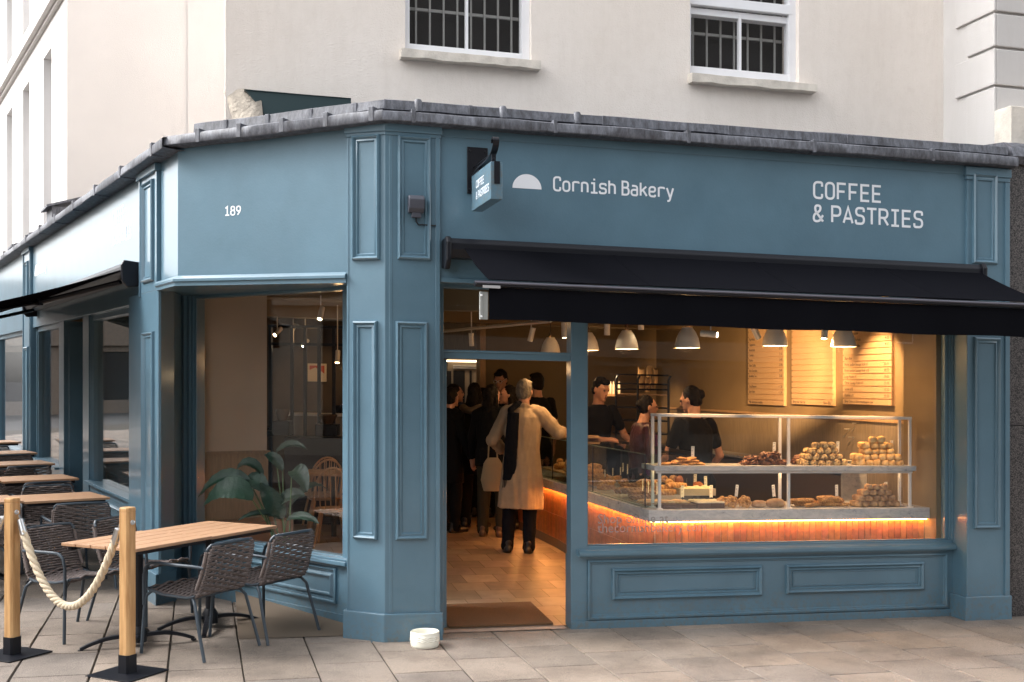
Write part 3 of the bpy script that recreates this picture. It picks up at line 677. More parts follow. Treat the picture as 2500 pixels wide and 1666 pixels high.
def sash(a0, a1, z0, z1, meet, nb, label):
    mb = MB(R.T); t = .055
    mb.box(a0-.02, a0+t*.5, om-.16, om-.06, z0, z1); mb.box(a1-.05, a1+.02, om-.16, om-.06, z0, z1); mb.box(a0+t*.5, a1-.05, om-.16, om-.065, z0, z0+.085)
    mb.box(a0+t*.5, a1-.05, om-.15, om-.07, z1-.06, z1); mb.box(a0-.01, a1-.0, om-.2, om-.1, meet-.03, meet+.03); mb.box(a0, a1-.02, om-.13, om-.055, meet+.045, meet+.13)
    m = (a0+a1)/2; mb.box(m-.012, m+.012, om-.14, om-.09, z0+.085, meet); mb.box(m-.012, m+.012, om-.12, om-.07, meet+.1, z1-.06)
    w = obj('window', mb, WFRAME, U, bev=.003)
    mb = MB(R.T); mb.box(a0+.01, a1-.03, om-.122, om-.116, z0+.08, z1-.05); obj('pane', mb, GLASS, w)
    mb = MB(R.T)
    for k in range(nb):
        x = a0+.06+(a1-a0-.09)*(k+.42)/nb; mb.box(x-.008, x+.008, om-.24, om-.226, z0+.02, z1-.03)
    zb = z0+.64*(meet-z0) if nb < 8 else z0+.40
    for zz in (z0+.44, z0+1.05): mb.box(a0, a1-.03, om-.262, om-.24, zz-.012, zz+.012)
    obj('security_bars', mb, BAR, w)
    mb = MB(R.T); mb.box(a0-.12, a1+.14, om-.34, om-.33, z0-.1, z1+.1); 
    obj('dark_interior', mb, DARK, w)  # near-black sheet; its colour stands in for the unlit room's shade
sash(W1[0], W1[1], W1[2], W1[2]+wh, W1[2]+.95, 8, '')
sash(W2[0], W2[1], W2[2], W2[2]+1.42, R.z(1815, 30, om), 7, '')
def rough_box(mb, a0, a1, o0, o1, z0, z1, sl=0, n=24, amp=.006, seed=0):
    rings = []
    for i in range(n+1):
        a = a0+(a1-a0)*i/n; r = []
        for j, (o, z) in enumerate(((o0, z0), (o1, z0), (o1, z1), (o0, z1+.02))):
            w = noise.noise(Vector((a*7+seed, j*2.3, seed)))*amp
            r.append((a, o+w, z+w*(1.5 if j < 2 else .5)+sl*i/n))
        rings.append(r)
    mb.loft(rings)
mb = MB(R.T); rough_box(mb, R.a(980, om+.1), R.a(1321, om+.1), om-.15, om+.10, R.z(1150, 153, om+.1)-.0, R.z(1150, 133, om+.1)+.0, seed=1)
obj('window_sill', mb, STONE, U)
mb = MB(R.T); rough_box(mb, R.a(1690, om+.1), R.a(1996, om+.1), om-.15, om+.10, R.z(1840, 211, om+.1), R.z(1840, 192, om+.1)+.0, seed=4)
obj('window_sill', mb, STONE, U)
# quoined pier on the right
opr = R.o(2434, aw1); print('PIER', aw0, aw1, opr, W1, W2)
mb = MB(R.T); mb.box(aw1, aw1+2.6, om-.4, opr-.03, 3.6, 9.5)
gz = [R.z(2438, v, opr) for v in (30, 116, 210)]
zq = [3.6]+sorted(gz)+[max(gz)+.30*k for k in range(1, 8)]
for k in range(len(zq)-1):
    z0, z1 = zq[k]+.012, zq[k+1]-.012
    mb.box(aw1-.0, aw1+2.6, opr-.03, opr, z0, z1)                           # face blocks
    d = (opr-om)*(.72 if k % 2 else .50)
    mb.box(aw1-.028, aw1, opr-d, opr, z0, z1)
obj('quoined_pier', mb, CREAM2, U, bev=.008)
# far left return of the same building
mb = MB(ML.T); mb.box(0, 6.0, -.4, 0, 3.0, 10.5)
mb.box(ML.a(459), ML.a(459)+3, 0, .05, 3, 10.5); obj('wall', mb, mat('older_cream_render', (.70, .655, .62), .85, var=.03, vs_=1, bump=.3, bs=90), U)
hs_ = []
zh = LW.z(103, 149); 
for ur in (126, 72, 30):
    a1 = LW.a(ur); hs_.append((a1-.8, a1, 3.9, zh))
for k, h in enumerate(list(hs_)): hs_.append((h[0]+.0, h[1], 7.62, 9.3))
hs_.append((hs_[2][0]-1.95, hs_[2][1]-1.95, 3.9, zh))
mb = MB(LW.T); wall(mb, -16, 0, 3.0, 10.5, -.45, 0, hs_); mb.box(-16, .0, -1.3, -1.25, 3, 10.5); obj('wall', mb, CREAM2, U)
mb = MB(LW.T)
zst = LW.z(67, 138); 
for z0, z1, o1 in ((zst, zst+.16, .14), (zst+.16, zst+.25, .11), (zst+.25, zst+.31, .08), (zst-.05, zst, .06)): mb.box(-16, .02, 0, o1, z0, z1)
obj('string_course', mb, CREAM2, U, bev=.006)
for h in hs_[3:6]:
    mb = MB(LW.T); mb.box(h[0]-.06, h[1]+.06, 0, .12, 7.48, 7.60); obj('window_sill', mb, STONE, U)
for h in hs_:
    mb = MB(LW.T); mb.box(h[0], h[1], -.44, -.40, h[2], h[3]); w = obj('window', mb, WFRAME, U)
# broken render haunch and green board on the flat roof
mb = MB(); ha = R.a(552, om)
def hring(k, z, o0, o1, a0, a1):
    pts = []
    for i in range(12):
        t = 2*math.pi*i/12; a = (a0+a1)/2+(a1-a0)/2*math.cos(t); o = (o0+o1)/2+(o1-o0)/2*math.sin(t); w = noise.noise(Vector((a*8, o*8, z*6)))*.05
        pts.append(R.T((a+w, o+w, z+w)))
    return pts
zt0 = R.z(552, 212, om); zb0 = R.z(600, 283, om+.2)
mb.loft([hring(0, zt0, om-.05, om+.02, ha, ha+.26), hring(1, (zt0+zb0)/2, om-.05, om+.09, ha+.03, ha+.34), hring(2, zb0-.12, om-.05, om+.15, ha+.08, ha+.36)])
tag(obj('render_haunch', mb, mat('old_render', (.42, .37, .31), .95, var=.2, vs_=14, bump=1, bs=40), loc=sp(*R.xy(ha+.1, om), zt0-.3), smooth=50), 'broken lump of old render on the lead roof at the wall corner', 'masonry')
mb = MB(R.T); g0, g1 = R.a(596, om+.06), R.a(856, om+.06)
gp = [(g0, R.z(596, 220, om+.06)), (g1, R.z(856, 243, om+.06)), (g1, 3.85), (g0+.3, 3.85), (g0+.05, R.z(605, 235, om+.06))]
mb.prism(gp, lambda p: (p[0], om+.01, p[1]), lambda p: (p[0], om+.09, p[1])); mb.box(g0, g1, om+.005, om+.10, gp[1][1]+.0, gp[1][1]+.001)
tag(obj('green_board', mb, DGREEN, loc=sp(*R.xy(g0, om), 4.1)), 'dark green sloping board behind the lead capping', 'board')
# granite neighbour
NB = empty('granite_shopfront', sp(*R.xy(aR1+.5, 0)), 'speckled dark granite pier of the next shop at the right edge', 'shopfront')
mb = MB(R.T); mb.box(aR1+.012, aR1+1.6, -.3, .12, -.25, 1.62); mb.box(aR1+.012, aR1+1.6, -.3, .12, 1.626, 3.86); obj('pier', mb, GRANITE, NB)
mb = MB(); leadrun(mb, [(R, aR1+.03, 3.86, .12), (R, aR1+1.6, 3.86, .12)], [(-.3, 0), (.05, -.02), (.09, .03), (.05, .10), (-.05, .16), (-.3, .2)], amp=.02); obj('lead_capping', mb, LEAD, NB, smooth=40)
mb = MB(R.T); mb.box(R.a(2468, -.1), aR1+1.6, -.7, -.1, 4.02, 4.40); obj('old_stone', mb, STONE, NB, bev=.01)
# buildings across the streets (seen only mirrored in the panes)
def house(name, fr, w, h, label, m, floors, sky=0):
    E = empty(name, sp(*fr.xy(w/2, -2)), label, 'building')
    hs = []; n = int(w/2.6)
    for f in range(floors):
        for k in range(n): hs.append((k*2.6+.8, k*2.6+1.9, 4.2+f*3.2, 5.9+f*3.2))
    for k in range(int(w/5.2)): hs.append((k*5.2+.5, k*5.2+4.6, .5, 2.9))
    mb = MB(fr.T); wall(mb, 0, w, -.2, h, -.3, 0, hs); mb.box(0, w, -.5, -.45, -.2, h); mb.box(0, w, -5, -.5, h-.2, h); mb.box(0, w, 0, .25, 3.2, 3.5); obj('wall', mb, m, E)
    for q in hs:
        mb = MB(fr.T); mb.box(q[0], q[1], -.2, -.16, q[2], q[3]); mw = obj('window', mb, DARK if q[2] < 1 else WFRAME, E)
        mb = MB(fr.T); mb.box(q[0]+.07, q[1]-.07, -.155, -.15, q[2]+.07, q[3]-.07); obj('pane', mb, BLACKM, mw)
BEIGE = mat('buff_render', (.50, .44, .36), .85, var=.05)
house('buff_terrace', Fr(-16, -6, 0, 1), 24, 8.5, 'buff rendered terrace mirrored in the canted corner window', BEIGE, 2)
house('brown_terrace', Fr(-62, 26, .77, .65), 46, 6.4, 'low brown terrace at the far end of the side street, mirrored in its windows', mat('brown_render', (.20, .16, .13), .9, var=.1), 1)
house('grey_terrace', Fr(52, -17, -1, 0), 54, 20, 'grey terrace mirrored in the big bakery window', mat('grey_render', (.10, .09, .08), .9, var=.05), 2)
# ------------------------------------------------------------------ awnings
SEAM = mat('canvas_seam', (.0065, .0068, .0088), 1, spec=0)
def awning(fr, a0, a1, o0, zc, proj, drop, val, label, inset=.04, endplate=True):
    E = empty('awning', sp(*fr.xy((a0+a1)/2, o0), zc), label, 'awning')
    mb = MB(fr.T)      # cassette
    pr = [(o0-.03, zc-.06), (o0-.03, zc+.075), (o0+.10, zc+.085), (o0+.13, zc+.05), (o0+.13, zc-.0), (o0+.10, zc-.06)]
    mb.prism(pr, lambda p: (a0, p[0], p[1]), lambda p: (a1, p[0], p[1])); obj('cassette', mb, BLACKM, E, bev=.008)
    for x in (a0, a1-.02):
        mb = MB(fr.T); pe = [(o0-.04, zc-.13), (o0-.04, zc+.08), (o0+.13, zc+.095), (o0+.155, zc+.05), (o0+.15, zc-.09), (o0+.10, zc-.145)]
        mb.prism(pe, lambda p: (x-.01, p[0], p[1]), lambda p: (x+.03, p[0], p[1])); obj('end_cap', mb, BLACKM, E, bev=.012)
    fa0, fa1 = a0+.13, a1-.03; of_, zf = o0+.05+proj, zc-drop
    mb = MB(fr.T); n = 40; top = []; n2 = 10     # fabric with a little sag
    rings = []
    for k in range(n2+1):
        t = k/n2; o = o0+.05+(of_-o0-.05)*t; z = zc+.045+(zf+.035-zc-.045)*t-.018*math.sin(math.pi*t)
        rings.append([(fa0, o, z), (fa1, o, z), (fa1, o, z-.006), (fa0, o, z-.006)])
    mb.loft(rings); cv_ = obj('canvas', mb, CANVAS, E, smooth=30)
    for q in range(1, int((fa1-fa0)/1.15)+1):
        x = fa0+q*1.15; mb = MB(fr.T); mb.loft([[(x-.009, r[0][1], r[0][2]+.0005), (x-.009, r[0][1], r[0][2]+.003), (x+.009, r[0][1], r[0][2]+.003), (x+.009, r[0][1], r[0][2]+.0005)] for r in rings]); obj('seam', mb, SEAM, cv_)
    mb = MB(fr.T); mb.box(fa0-.10, fa1+.10, of_-.03, of_+.03, zf-.018, zf+.022); b = obj('front_bar', mb, BLACKM, E, bev=.012)
    mb = MB(fr.T); mb.tube([(fa0-.10, of_+.028, zf+.008), (fa1+.10, of_+.028, zf+.008)], .009, 8); obj('bar_trim', mb, CHROME, b, smooth=40)
    if endplate:
        mb = MB(fr.T); mb.box(fa0-.05, fa0+.07, of_+.032, of_+.036, zf-.028, zf-.010); obj('maker_plate', mb, mat('pale_plate', (.38, .38, .39), .4), b)
    mb = MB(fr.T); rings = []
    for k in range(61):
        t = k/60; x = fa0+(0.0)+(fa1-fa0)*t; w = .010*math.sin(t*37)+.006*math.sin(t*91+1)+.006*math.sin(t*13)
        rings.append([(x, of_-.004, zf-.02), (x, of_+.002, zf-.02), (x, of_+.002+w, zf-.02-val+.004*math.sin(t*23)), (x, of_-.004+w, zf-.02-val+.004*math.sin(t*23))])
    mb.loft(rings); obj('valance', mb, CANVAS, E, smooth=30)
    if endplate:
        mb = MB(fr.T); mb.box(fa0-.062, fa0-.005, of_-.02, of_+.0, zf-.02-val, zf-.05); mb.box(fa0-.062, fa0-.042, of_, of_+.006, zf-.02-val, zf-.06)
        e = obj('valance_bracket', mb, mat('grey_plastic', (.26, .27, .26), .5), E, bev=.003)
        for zz in (zf-.075, zf-val+.0):
            mb = MB(fr.T); mb.lathe([(0, .004), (.006, .003), (.007, 0), (.007, -.004)], (fa0-.052, of_+.008, zz), 10, M=Matrix.Rotation(R_(-90), 3, 'X')); obj('screw', mb, WFRAME, e)
    for k in (0, 1):     # folding arms
        x0 = fa0+.35+k*(fa1-fa0-.7); s = 1 if k == 0 else -1; am = x0+s*.75
        mb = MB(fr.T); mb.tube([(x0, o0+.08, zc-.07), (am, o0+.08+proj*.45, zc-.12-drop*.3)], .022, 8); mb.tube([(am, o0+.08+proj*.45, zc-.12-drop*.3), (x0+s*.05, of_-.03, zf)], .018, 8)
        mb.lathe([(0, .03), (.035, .03), (.035, -.03), (0, -.03)], (am, o0+.08+proj*.45, zc-.12-drop*.3), 12)
        obj('folding_arm', mb, BLACKM, E, smooth=40)
    return E
aA0 = R.a(1085, .22); aA1 = R.a(2392, .25)
awning(R, aA0, aA1, .19, 2.865, .86, .315, .215, 'black canvas awning stretched out over the big bakery window and door')
awning(L, -7.6, -1.30, -.0, 2.83, 1.30, .42, .20, 'black canvas awning over the side street windows and tables', endplate=False)
mb = MB(L.T)
for k in range(16):
    a = -1.6-k*.36; mb = mb
# ------------------------------------------------------------------ hanging sign
SG = empty('hanging_sign', sp(*R.xy(-.84, .17), 3.3), 'small blue blade sign hung on a black bracket from the main fascia', 'sign')
ws0, ws1 = R.a(1140, of), R.a(1190, of); zw0, zw1 = R.z(1165, 475, of), R.z(1165, 361, of)
mb = MB(R.T); mb.box(ws0, ws1, of, of+.014, zw0, zw1); pl = obj('wall_plate', mb, BLACKM, SG, bev=.003)
for z in (zw0+.03, zw1-.03):
    for x in (ws0+.02, ws1-.02):
        mb = MB(R.T); mb.lathe([(0, .006), (.008, .004), (.009, 0)], (x, of+.015, z), 8, M=Matrix.Rotation(R_(-90), 3, 'X')); obj('bolt', mb, BLACKM, pl)
sa0 = -.832-.0; th_ = .082; zt, zb_ = 3.405, 3.15; o0, o1 = .30, .905
mb = MB(R.T); mb.box(sa0-.012, sa0+th_-.012, o0, o1, zb_, zt); sb = obj('sign_box', mb, BLUE, SG, bev=.003)
mb = MB(R.T); mb.box(sa0+.012, sa0+.052, o1-.01, o1+.006, zt-.15, zt+.003); obj('hinge_strip', mb, BLACKM, SG)
xa = sa0+.03
mb = MB(R.T); pts = [(xa, of+.01, zt-.02), (xa, o0, zt+.03), (xa, o1-.22, zt+.05), (xa, o1-.10, zt+.07), (xa, o1-.035, zt+.105), (xa, o1-.015, zt+.14), (xa, o1-.04, zt+.165), (xa, o1-.075, zt+.155), (xa, o1-.075, zt+.135)]
sm = []
for i in range(len(pts)-1):
    for k in range(4):
        t = k/4; p = [Vector(pts[max(0, min(len(pts)-1, i+q))]) for q in (-1, 0, 1, 2)]
        sm.append(tuple(.5*((2*p[1])+(-p[0]+p[2])*t+(2*p[0]-5*p[1]+4*p[2]-p[3])*t*t+(-p[0]+3*p[1]-3*p[2]+p[3])*t**3)))
rings = [[(x-.022, o, z), (x+.022, o, z), (x+.022, o+.004, z+.012), (x-.022, o+.004, z+.012)] for x, o, z in sm]
mb.loft(rings); mb.tube([(xa, of+.01, zt+.09), (xa, o1-.12, zt+.085)], .004, 6); mb.box(xa-.02, xa+.02, of+.01, o0+.15, zt-.0, zt+.03)
obj('scroll_bracket', mb, BLACKM, SG, smooth=40)
for oo in (o0+.08, o1-.09):
    mb = MB(R.T); mb.box(xa-.014, xa+.014, oo-.012, oo+.012, zt-.01, zt+.065); mb.lathe([(0, .006), (.011, .004), (.012, 0)], (xa, oo+.013, zt+.03), 10, M=Matrix.Rotation(R_(-90), 3, 'X')); obj('hanger', mb, BLACKM, SG, smooth=40)
SF = Fr(*R.xy(sa0-.012, 0), -R.nx, -R.ny)      # the left face of the blade; a runs towards the wall
# along axis of this frame must read left to right from the street: start at the wall end
SF = Fr(*R.xy(sa0-.012, o0), R.nx, R.ny)
SF.nx, SF.ny = -R.dx, -R.dy
for tx, a0, a1, z in (('COFFEE', .15, .40, 3.292), ('& PASTRIES', .15, .55, 3.212)):
    T_ = MB(); paint(T_, tx, SF, 0, a0, a1, z, .055, .105); obj('lettering', T_, WHITE_LET, SG)
# ------------------------------------------------------------------ grey box lamp on the pilaster
BL = empty('wall_lamp', sp(*R.xy(R.a(1017, op), op), R.z(1017, 505, op)), 'small grey box lamp with a cable on the corner pilaster', 'lamp')
b0, b1 = R.a(998, op+.06), R.a(1036, op+.06); z0, z1 = R.z(1017, 522, op), R.z(1017, 481, op)
GREYP = mat('dark_grey_casting', (.06, .065, .085), .45)
mb = MB(at(R, op)); mb.prism([(0, z0), (.05, z0), (.075, z0+.03), (.085, z1-.03), (.07, z1), (0, z1+.005)], lambda p: (b0, p[0], p[1]), lambda p: (b1, p[0], p[1])); obj('housing', mb, GREYP, BL, bev=.006)
mb = MB(at(R, op)); mb.box(b0+.025, b1-.02, .01, .05, z0-.035, z0+.002); obj('gland', mb, GREYP, BL, bev=.004)
xm = (b0+b1)/2; ze = R.z(1063, 552, op)
mb = MB(at(R, op)); mb.tube([(xm, .03, z0-.03), (xm+.002, .03, z0-.06), (xm+.02, .02, z0-.085), (xm+.05, .012, ze+.003), (R.a(1050, op), .008, ze), (R.a(1063, op), .018, ze)], .006, 6); obj('cable', mb, BLACKM, BL, smooth=40)
# ------------------------------------------------------------------ dog bowl
bp = gpt(-.625, 8.28, .001)
mb = MB(); rb = .104; mb.lathe([(0, .001), (rb*.93, .001), (rb*.97, .008), (rb, .02), (rb, .046)], n=48)
prof = []
for j in range(48): pass
mb.lathe([(rb, .046), (rb+.0025, .050), (rb, .054), (rb, .06), (rb+.0025, .064), (rb, .068), (rb, .074), (rb+.0025, .078), (rb, .082), (rb, .106), (rb-.004, .110), (rb-.009, .106), (rb-.011, .03), (0, .024)], n=48)
# waves on the raised bands
v = []
for p in mb.v:
    r = math.hypot(p[0], p[1]); a = math.atan2(p[1], p[0])
    v.append((p[0], p[1], p[2]+.0035*math.sin(a*16)) if .047 < p[2] < .083 and r > rb-.001 else p)
mb.v = v
tag(obj('dog_bowl', mb, CERAM, loc=bp, world=False, smooth=40), 'round cream ceramic dog bowl on the paving by the corner pilaster', 'bowl')
# ------------------------------------------------------------------ rope barrier
def post(p, rz, label):
    E = empty('barrier_post', p, label, 'post', 'wooden posts of the rope barrier', rz)
    mb = MB(); mb.box(-.18, .18, -.18, .18, 0, .009); obj('base_plate', mb, BLACKM, E, world=False, bev=.002)
    mb = MB(); w = .041; c = .013
    def oct_(w, c): return [(w, -w+c), (w, w-c), (w-c, w), (-w+c, w), (-w, w-c), (-w, -w+c), (-w+c, -w), (w-c, -w)]
    mb.loft([[(x, y, z) for x, y in oct_(w, c)] for z in (.10, 1.028)]); obj('shaft', mb, OAK, E, world=False, bev=.002)
    mb = MB(); mb.loft([[(x, y, z) for x, y in oct_(w*k, c*k)] for z, k in ((1.028, .96), (1.032, .96), (1.033, 1.01), (1.052, 1.01), (1.060, .93))]); obj('cap', mb, OAK, E, world=False)
    mb = MB(); mb.loft([[(x, y, z) for x, y in oct_(w+.005, c)] for z in (.009, .125)]); obj('collar', mb, BLACKM, E, world=False)
    for s, hh in ((1, .965), (-1, .965)):
        mb = MB(); mb.lathe([(0, .004), (.015, .003), (.017, 0)], (s*w, 0, hh), 14, M=Matrix.Rotation(R_(90*s), 3, 'Y')); mb.tube([(s*(w+.004)+0, .011*math.cos(t), hh+.011*math.sin(t)) if 0 else (s*(w+.010+.009*math.cos(t)), 0, hh+.011*math.sin(t)) for t in [2*math.pi*i/12 for i in range(12)]], .003, 6, closed=True)
        obj('eye_bolt', mb, STEEL, E, world=False, smooth=40)
    return E
p1, p2 = gpt(-3.375, 7.80), gpt(-2.45, 7.36)
ang = math.atan2(p2.y-p1.y, p2.x-p1.x)
post(p1, ang, 'chamfered oak barrier post on a black plate at the far left'); post(p2, ang-.0, 'chamfered oak barrier post on a black plate in front of the slatted table')
def rope(A, B, dip, label, n=90):
    E = empty('barrier_rope', (A+B)/2-Vector((0, 0, dip)), label, 'rope', 'thick ropes of the barrier')
    base = E.location
    cen = []
    for i in range(n+1):
        t = i/n; p = A.lerp(B, t); p.z -= dip*(1-(2*t-1)**2)**.95 if 0 < t < 1 else 0; cen.append(p)
    Ln = sum((cen[i+1]-cen[i]).length for i in range(n)); i0, i1 = int(n*.055), n-int(n*.055)
    mb = MB(); 
    for s in range(3):
        pts = []; d = 0
        for i in range(i0*3, i1*3+1):
            q = i/3; k = min(n-1, int(q)); f = q-k; c = cen[k].lerp(cen[k+1], f); t = (cen[min(n, k+1)]-cen[max(0, k)]).normalized()
            d = q/n*Ln; a = d/.155*2*math.pi+s*2*math.pi/3; x = t.cross(Vector((0, 0, 1))).normalized() if abs(t.z) < .99 else Vector((1, 0, 0)); y = x.cross(t)
            pts.append(tuple(c-base+(x*math.cos(a)+y*math.sin(a))*.0125))
        mb.tube(pts, .0155, 7)
    obj('cord', mb, HEMP, E, world=False, smooth=60)
    for k0, k1 in ((0, i0+1), (n, i1-1)):
        a, b = cen[k0]-base, cen[k1]-base; d = (b-a).normalized()
        mb = MB(); mb.tube([tuple(a+d*.03), tuple(a+d*.035), tuple(b-d*.005), tuple(b)], [.012, .023, .026, .026], 14); mb.tube([tuple(a), tuple(a+d*.034)], .006, 8); obj('ferrule', mb, STEEL, E, world=False, smooth=40)
dv = (p2-p1).normalized()
rope(p1+dv*.064+Vector((0, 0, .95)), p2-dv*.064+Vector((0, 0, .95)), .572, 'thick twisted cream rope sagging between the two oak posts')
p0 = p1-dv*1.5; rope(p0+dv*.06+Vector((0, 0, .95)), p1-dv*.064+Vector((0, 0, .95)), .5, 'end of a cream rope clipped to the far left post')
# ------------------------------------------------------------------ cafe table and woven chair
def make_table(label):
    E = empty('cafe_table', (0, 0, 0), label, 'table', 'slatted cafe tables on the pavement')
    for k in range(5):
        mb = MB(); y0 = -.345+k*.1395; mb.box(-.372, .372, y0, y0+.130, .728, .75); obj('slat', mb, SLATW, E, world=False, bev=.003)
    mb = MB(); mb.box(-.34, .34, -.31, -.28, .70, .727); mb.box(-.34, .34, .28, .31, .70, .727); mb.box(-.16, .16, -.28, .28, .705, .727); obj('underframe', mb, BLACKM, E, world=False)
    mb = MB(); mb.lathe([(.034, .06), (.034, .705)], n=16); mb.lathe([(.0, .03), (.06, .03), (.06, .10), (.04, .14), (.034, .14)], n=16); obj('column', mb, BLACKM, E, world=False, smooth=40)
    for a in (35, 145, 215, 325):
        d = Vector((math.cos(R_(a)), math.sin(R_(a)), 0)); n_ = Vector((-d.y, d.x, 0)); rings = []
        for t in [i/8 for i in range(9)]:
            r = .05+.34*t; z = .075-.06*t*t+.01*math.sin(math.pi*t); w = .026-.008*t; h = .012
            c = d*r; rings.append([tuple(c+n_*w+Vector((0, 0, z-h))), tuple(c-n_*w+Vector((0, 0, z-h))), tuple(c-n_*w*.8+Vector((0, 0, z+h))), tuple(c+n_*w*.8+Vector((0, 0, z+h)))])
        mb = MB(); mb.loft(rings); e = d*.385; mb.lathe([(0, 0), (.02, 0), (.02, .012), (0, .012)], (e.x, e.y, 0), 10); obj('foot', mb, BLACKM, E, world=False, bev=.003)
    return E
def chair_path():      # centreline of seat and back in (y, z)
    seat = [(.235, .452), (.20, .437), (.10, .425), (-.02, .42), (-.12, .418), (-.175, .425)]
    back = [(-.205, .45), (-.235, .52), (-.262, .60), (-.285, .69), (-.30, .775)]
    return seat, back
def smooth_path(P, step):
    P = [Vector((0, p[0], p[1])) for p in P]; out = []
    for i in range(len(P)-1):
        a, b = P[max(0, i-1)], P[min(len(P)-1, i+2)]
        for k in range(12):
            t = k/12; q = .5*((2*P[i])+(-a+P[i+1])*t+(2*a-5*P[i]+4*P[i+1]-b)*t*t+(-a+3*P[i]-3*P[i+1]+b)*t**3); out.append(q)
    out.append(P[-1]); res = [out[0]]; acc = 0
    for i in range(1, len(out)):
        seg = (out[i]-out[i-1]).length
        while acc+seg >= step:
            f = (step-acc)/seg; q = out[i-1].lerp(out[i], f); res.append(q); out[i-1] = q; seg = (out[i]-q).length; acc = 0
        acc += seg
    return res
def weave(path, wf, mb, i0=0, nx=7):
    for i, p in enumerate(path):
        tn = (path[min(i+1, len(path)-1)]-path[max(0, i-1)]).normalized(); nrm = Vector((1, 0, 0)).cross(tn)
        w = wf(i/(len(path)-1)); pts = []
        m = nx*4
        for k in range(m+1):
            x = -w+2*w*k/m; edge = 1 if 2 < k < m-2 else .2
            h = .0082*math.cos(math.pi*(k/4)+math.pi*((i+i0) % 2))*edge; cup = .014*(abs(x)/.25)**2.2
            pts.append(tuple(p+Vector((x, 0, 0))+nrm*(h+cup)))
        mb.tube(pts, .0108, 6, flat=.8)
def make_chair(label):
    E = empty('woven_chair', (0, 0, 0), label, 'chair', 'woven cord armchairs on the pavement')
    seat, back = chair_path(); full = smooth_path(seat+back, .0190)
    k = next(i for i, q in enumerate(full) if q.z > .455 and q.y < 0)
    mb = MB(); weave(full[:k], lambda t: .235+.005*t, mb); obj('seat', mb, ROPE, E, world=False, smooth=60)
    mb = MB(); weave(full[k:], lambda t: .24-.012*t-(.02*max(0, (t-.9)/.1)), mb, k % 2)
    for s in (-1, 1):      # cord wound round the side rails
        pts = [tuple(q+Vector((s*(.242-.012*i/(len(full)-k)), .0, 0))+Vector((0, .012, 0))) for i, q in enumerate(full[k:-2])]; mb.tube(pts, .013, 7)
    obj('backrest', mb, ROPE, E, world=False, smooth=60)
    top = full[-1]; mb = MB()
    mb.tube([(-.225, top.y+.02, top.z-.03), (-.222, top.y+.01, top.z-.01), (-.205, top.y-.0, top.z+.008), (-.12, top.y-.012, top.z+.012), (0, top.y-.016, top.z+.013), (.12, top.y-.012, top.z+.012), (.205, top.y-.0, top.z+.008), (.222, top.y+.01, top.z-.01), (.225, top.y+.02, top.z-.03)], .011, 8)
    obj('top_rail', mb, CHF, E, world=False, smooth=40)
    mb = MB()
    for s in (-1, 1): mb.tube([(s*.238, .23, .44), (s*.24, .10, .412), (s*.242, -.12, .405), (s*.238, -.185, .42)], .010, 8)
    mb.tube([(-.238, .235, .445), (0, .24, .436), (.238, .235, .445)], .011, 8); mb.tube([(-.24, -.16, .405), (.24, -.16, .405)], .010, 8)
    obj('seat_frame', mb, CHF, E, world=False, smooth=40)
    for s in (-1, 1):
        mb = MB(); mb.tube([(s*.236, .20, .43), (s*.262, .225, .40), (s*.275, .232, .30), (s*.29, .245, .0)], .0115, 9); obj('leg', mb, CHF, E, world=False, smooth=40)
        mb = MB(); mb.tube([(s*.20, -.13, .408), (s*.238, -.17, .40), (s*.258, -.205, .36), (s*.272, -.25, .20), (s*.285, -.31, .0)], .0115, 9); obj('leg', mb, CHF, E, world=False, smooth=40)
        mb = MB(); mb.tube([(s*.238, -.262, .615), (s*.262, -.19, .625), (s*.275, -.05, .628), (s*.278, .10, .632), (s*.278, .175, .628), (s*.278, .215, .60), (s*.277, .235, .54), (s*.276, .236, .42), (s*.277, .234, .34)], .0115, 9); obj('armrest', mb, CHF, E, world=False, smooth=40)
    return E
PT = make_table('x'); PC = make_chair('x')
for P in (PT, PC): KIDS[P.name] = [o for o in C.objects if o.parent == P]
for P in (PT, PC):
    for ch in KIDS[P.name]: KIDS[ch.name] = []
used = {}
def place(P, x, y, rz, label):
    if P.name in used: o = copy_tree(P)
    else: used[P.name] = 1; o = P
    o.location = gpt(x, y); o.rotation_euler = (math.atan(0), 0, rz); o['label'] = label; return o
# front pair
a1v = Vector((.45, .893)).normalized(); b1v = Vector((-a1v.y, a1v.x)); near = Vector((-2.487, 7.64))
rz = math.atan2(a1v.y, a1v.x)
for k, lb in ((0, 'slatted table nearest the camera, under the rope'), (1, 'slatted table pushed against the nearest one, beside the canted window')):
    c = near+a1v*(.375+k*.752)+b1v*(.35+k*.012); place(PT, c.x, c.y, rz, lb)
def face(d): return math.atan2(d[1], d[0])-math.pi/2
place(PC, -2.19, 8.06, face(b1v), 'woven chair at the near right of the nearest table, back to the doorway')
place(PC, -1.86, 8.60, face(b1v)-.05, 'woven chair nearest the corner pilaster, beside the canted window')
place(PC, -3.22, 8.50, face(-b1v)-.05, 'woven chair behind the sagging rope, left of the nearest table')
place(PC, -2.90, 9.10, face(-b1v)+.12, 'woven chair behind the nearest table, against the side pilaster')
rows = [(-3.704, 10.66), (-4.50, 12.02), (-5.28, 13.36), (-5.95, 14.5), (-6.75, 15.9)]
od = ['second', 'third', 'fourth', 'fifth', 'sixth']
a2v = Vector((.82, .572)).normalized(); b2v = Vector((-a2v.y, a2v.x)); r2 = math.atan2(a2v.y, a2v.x)
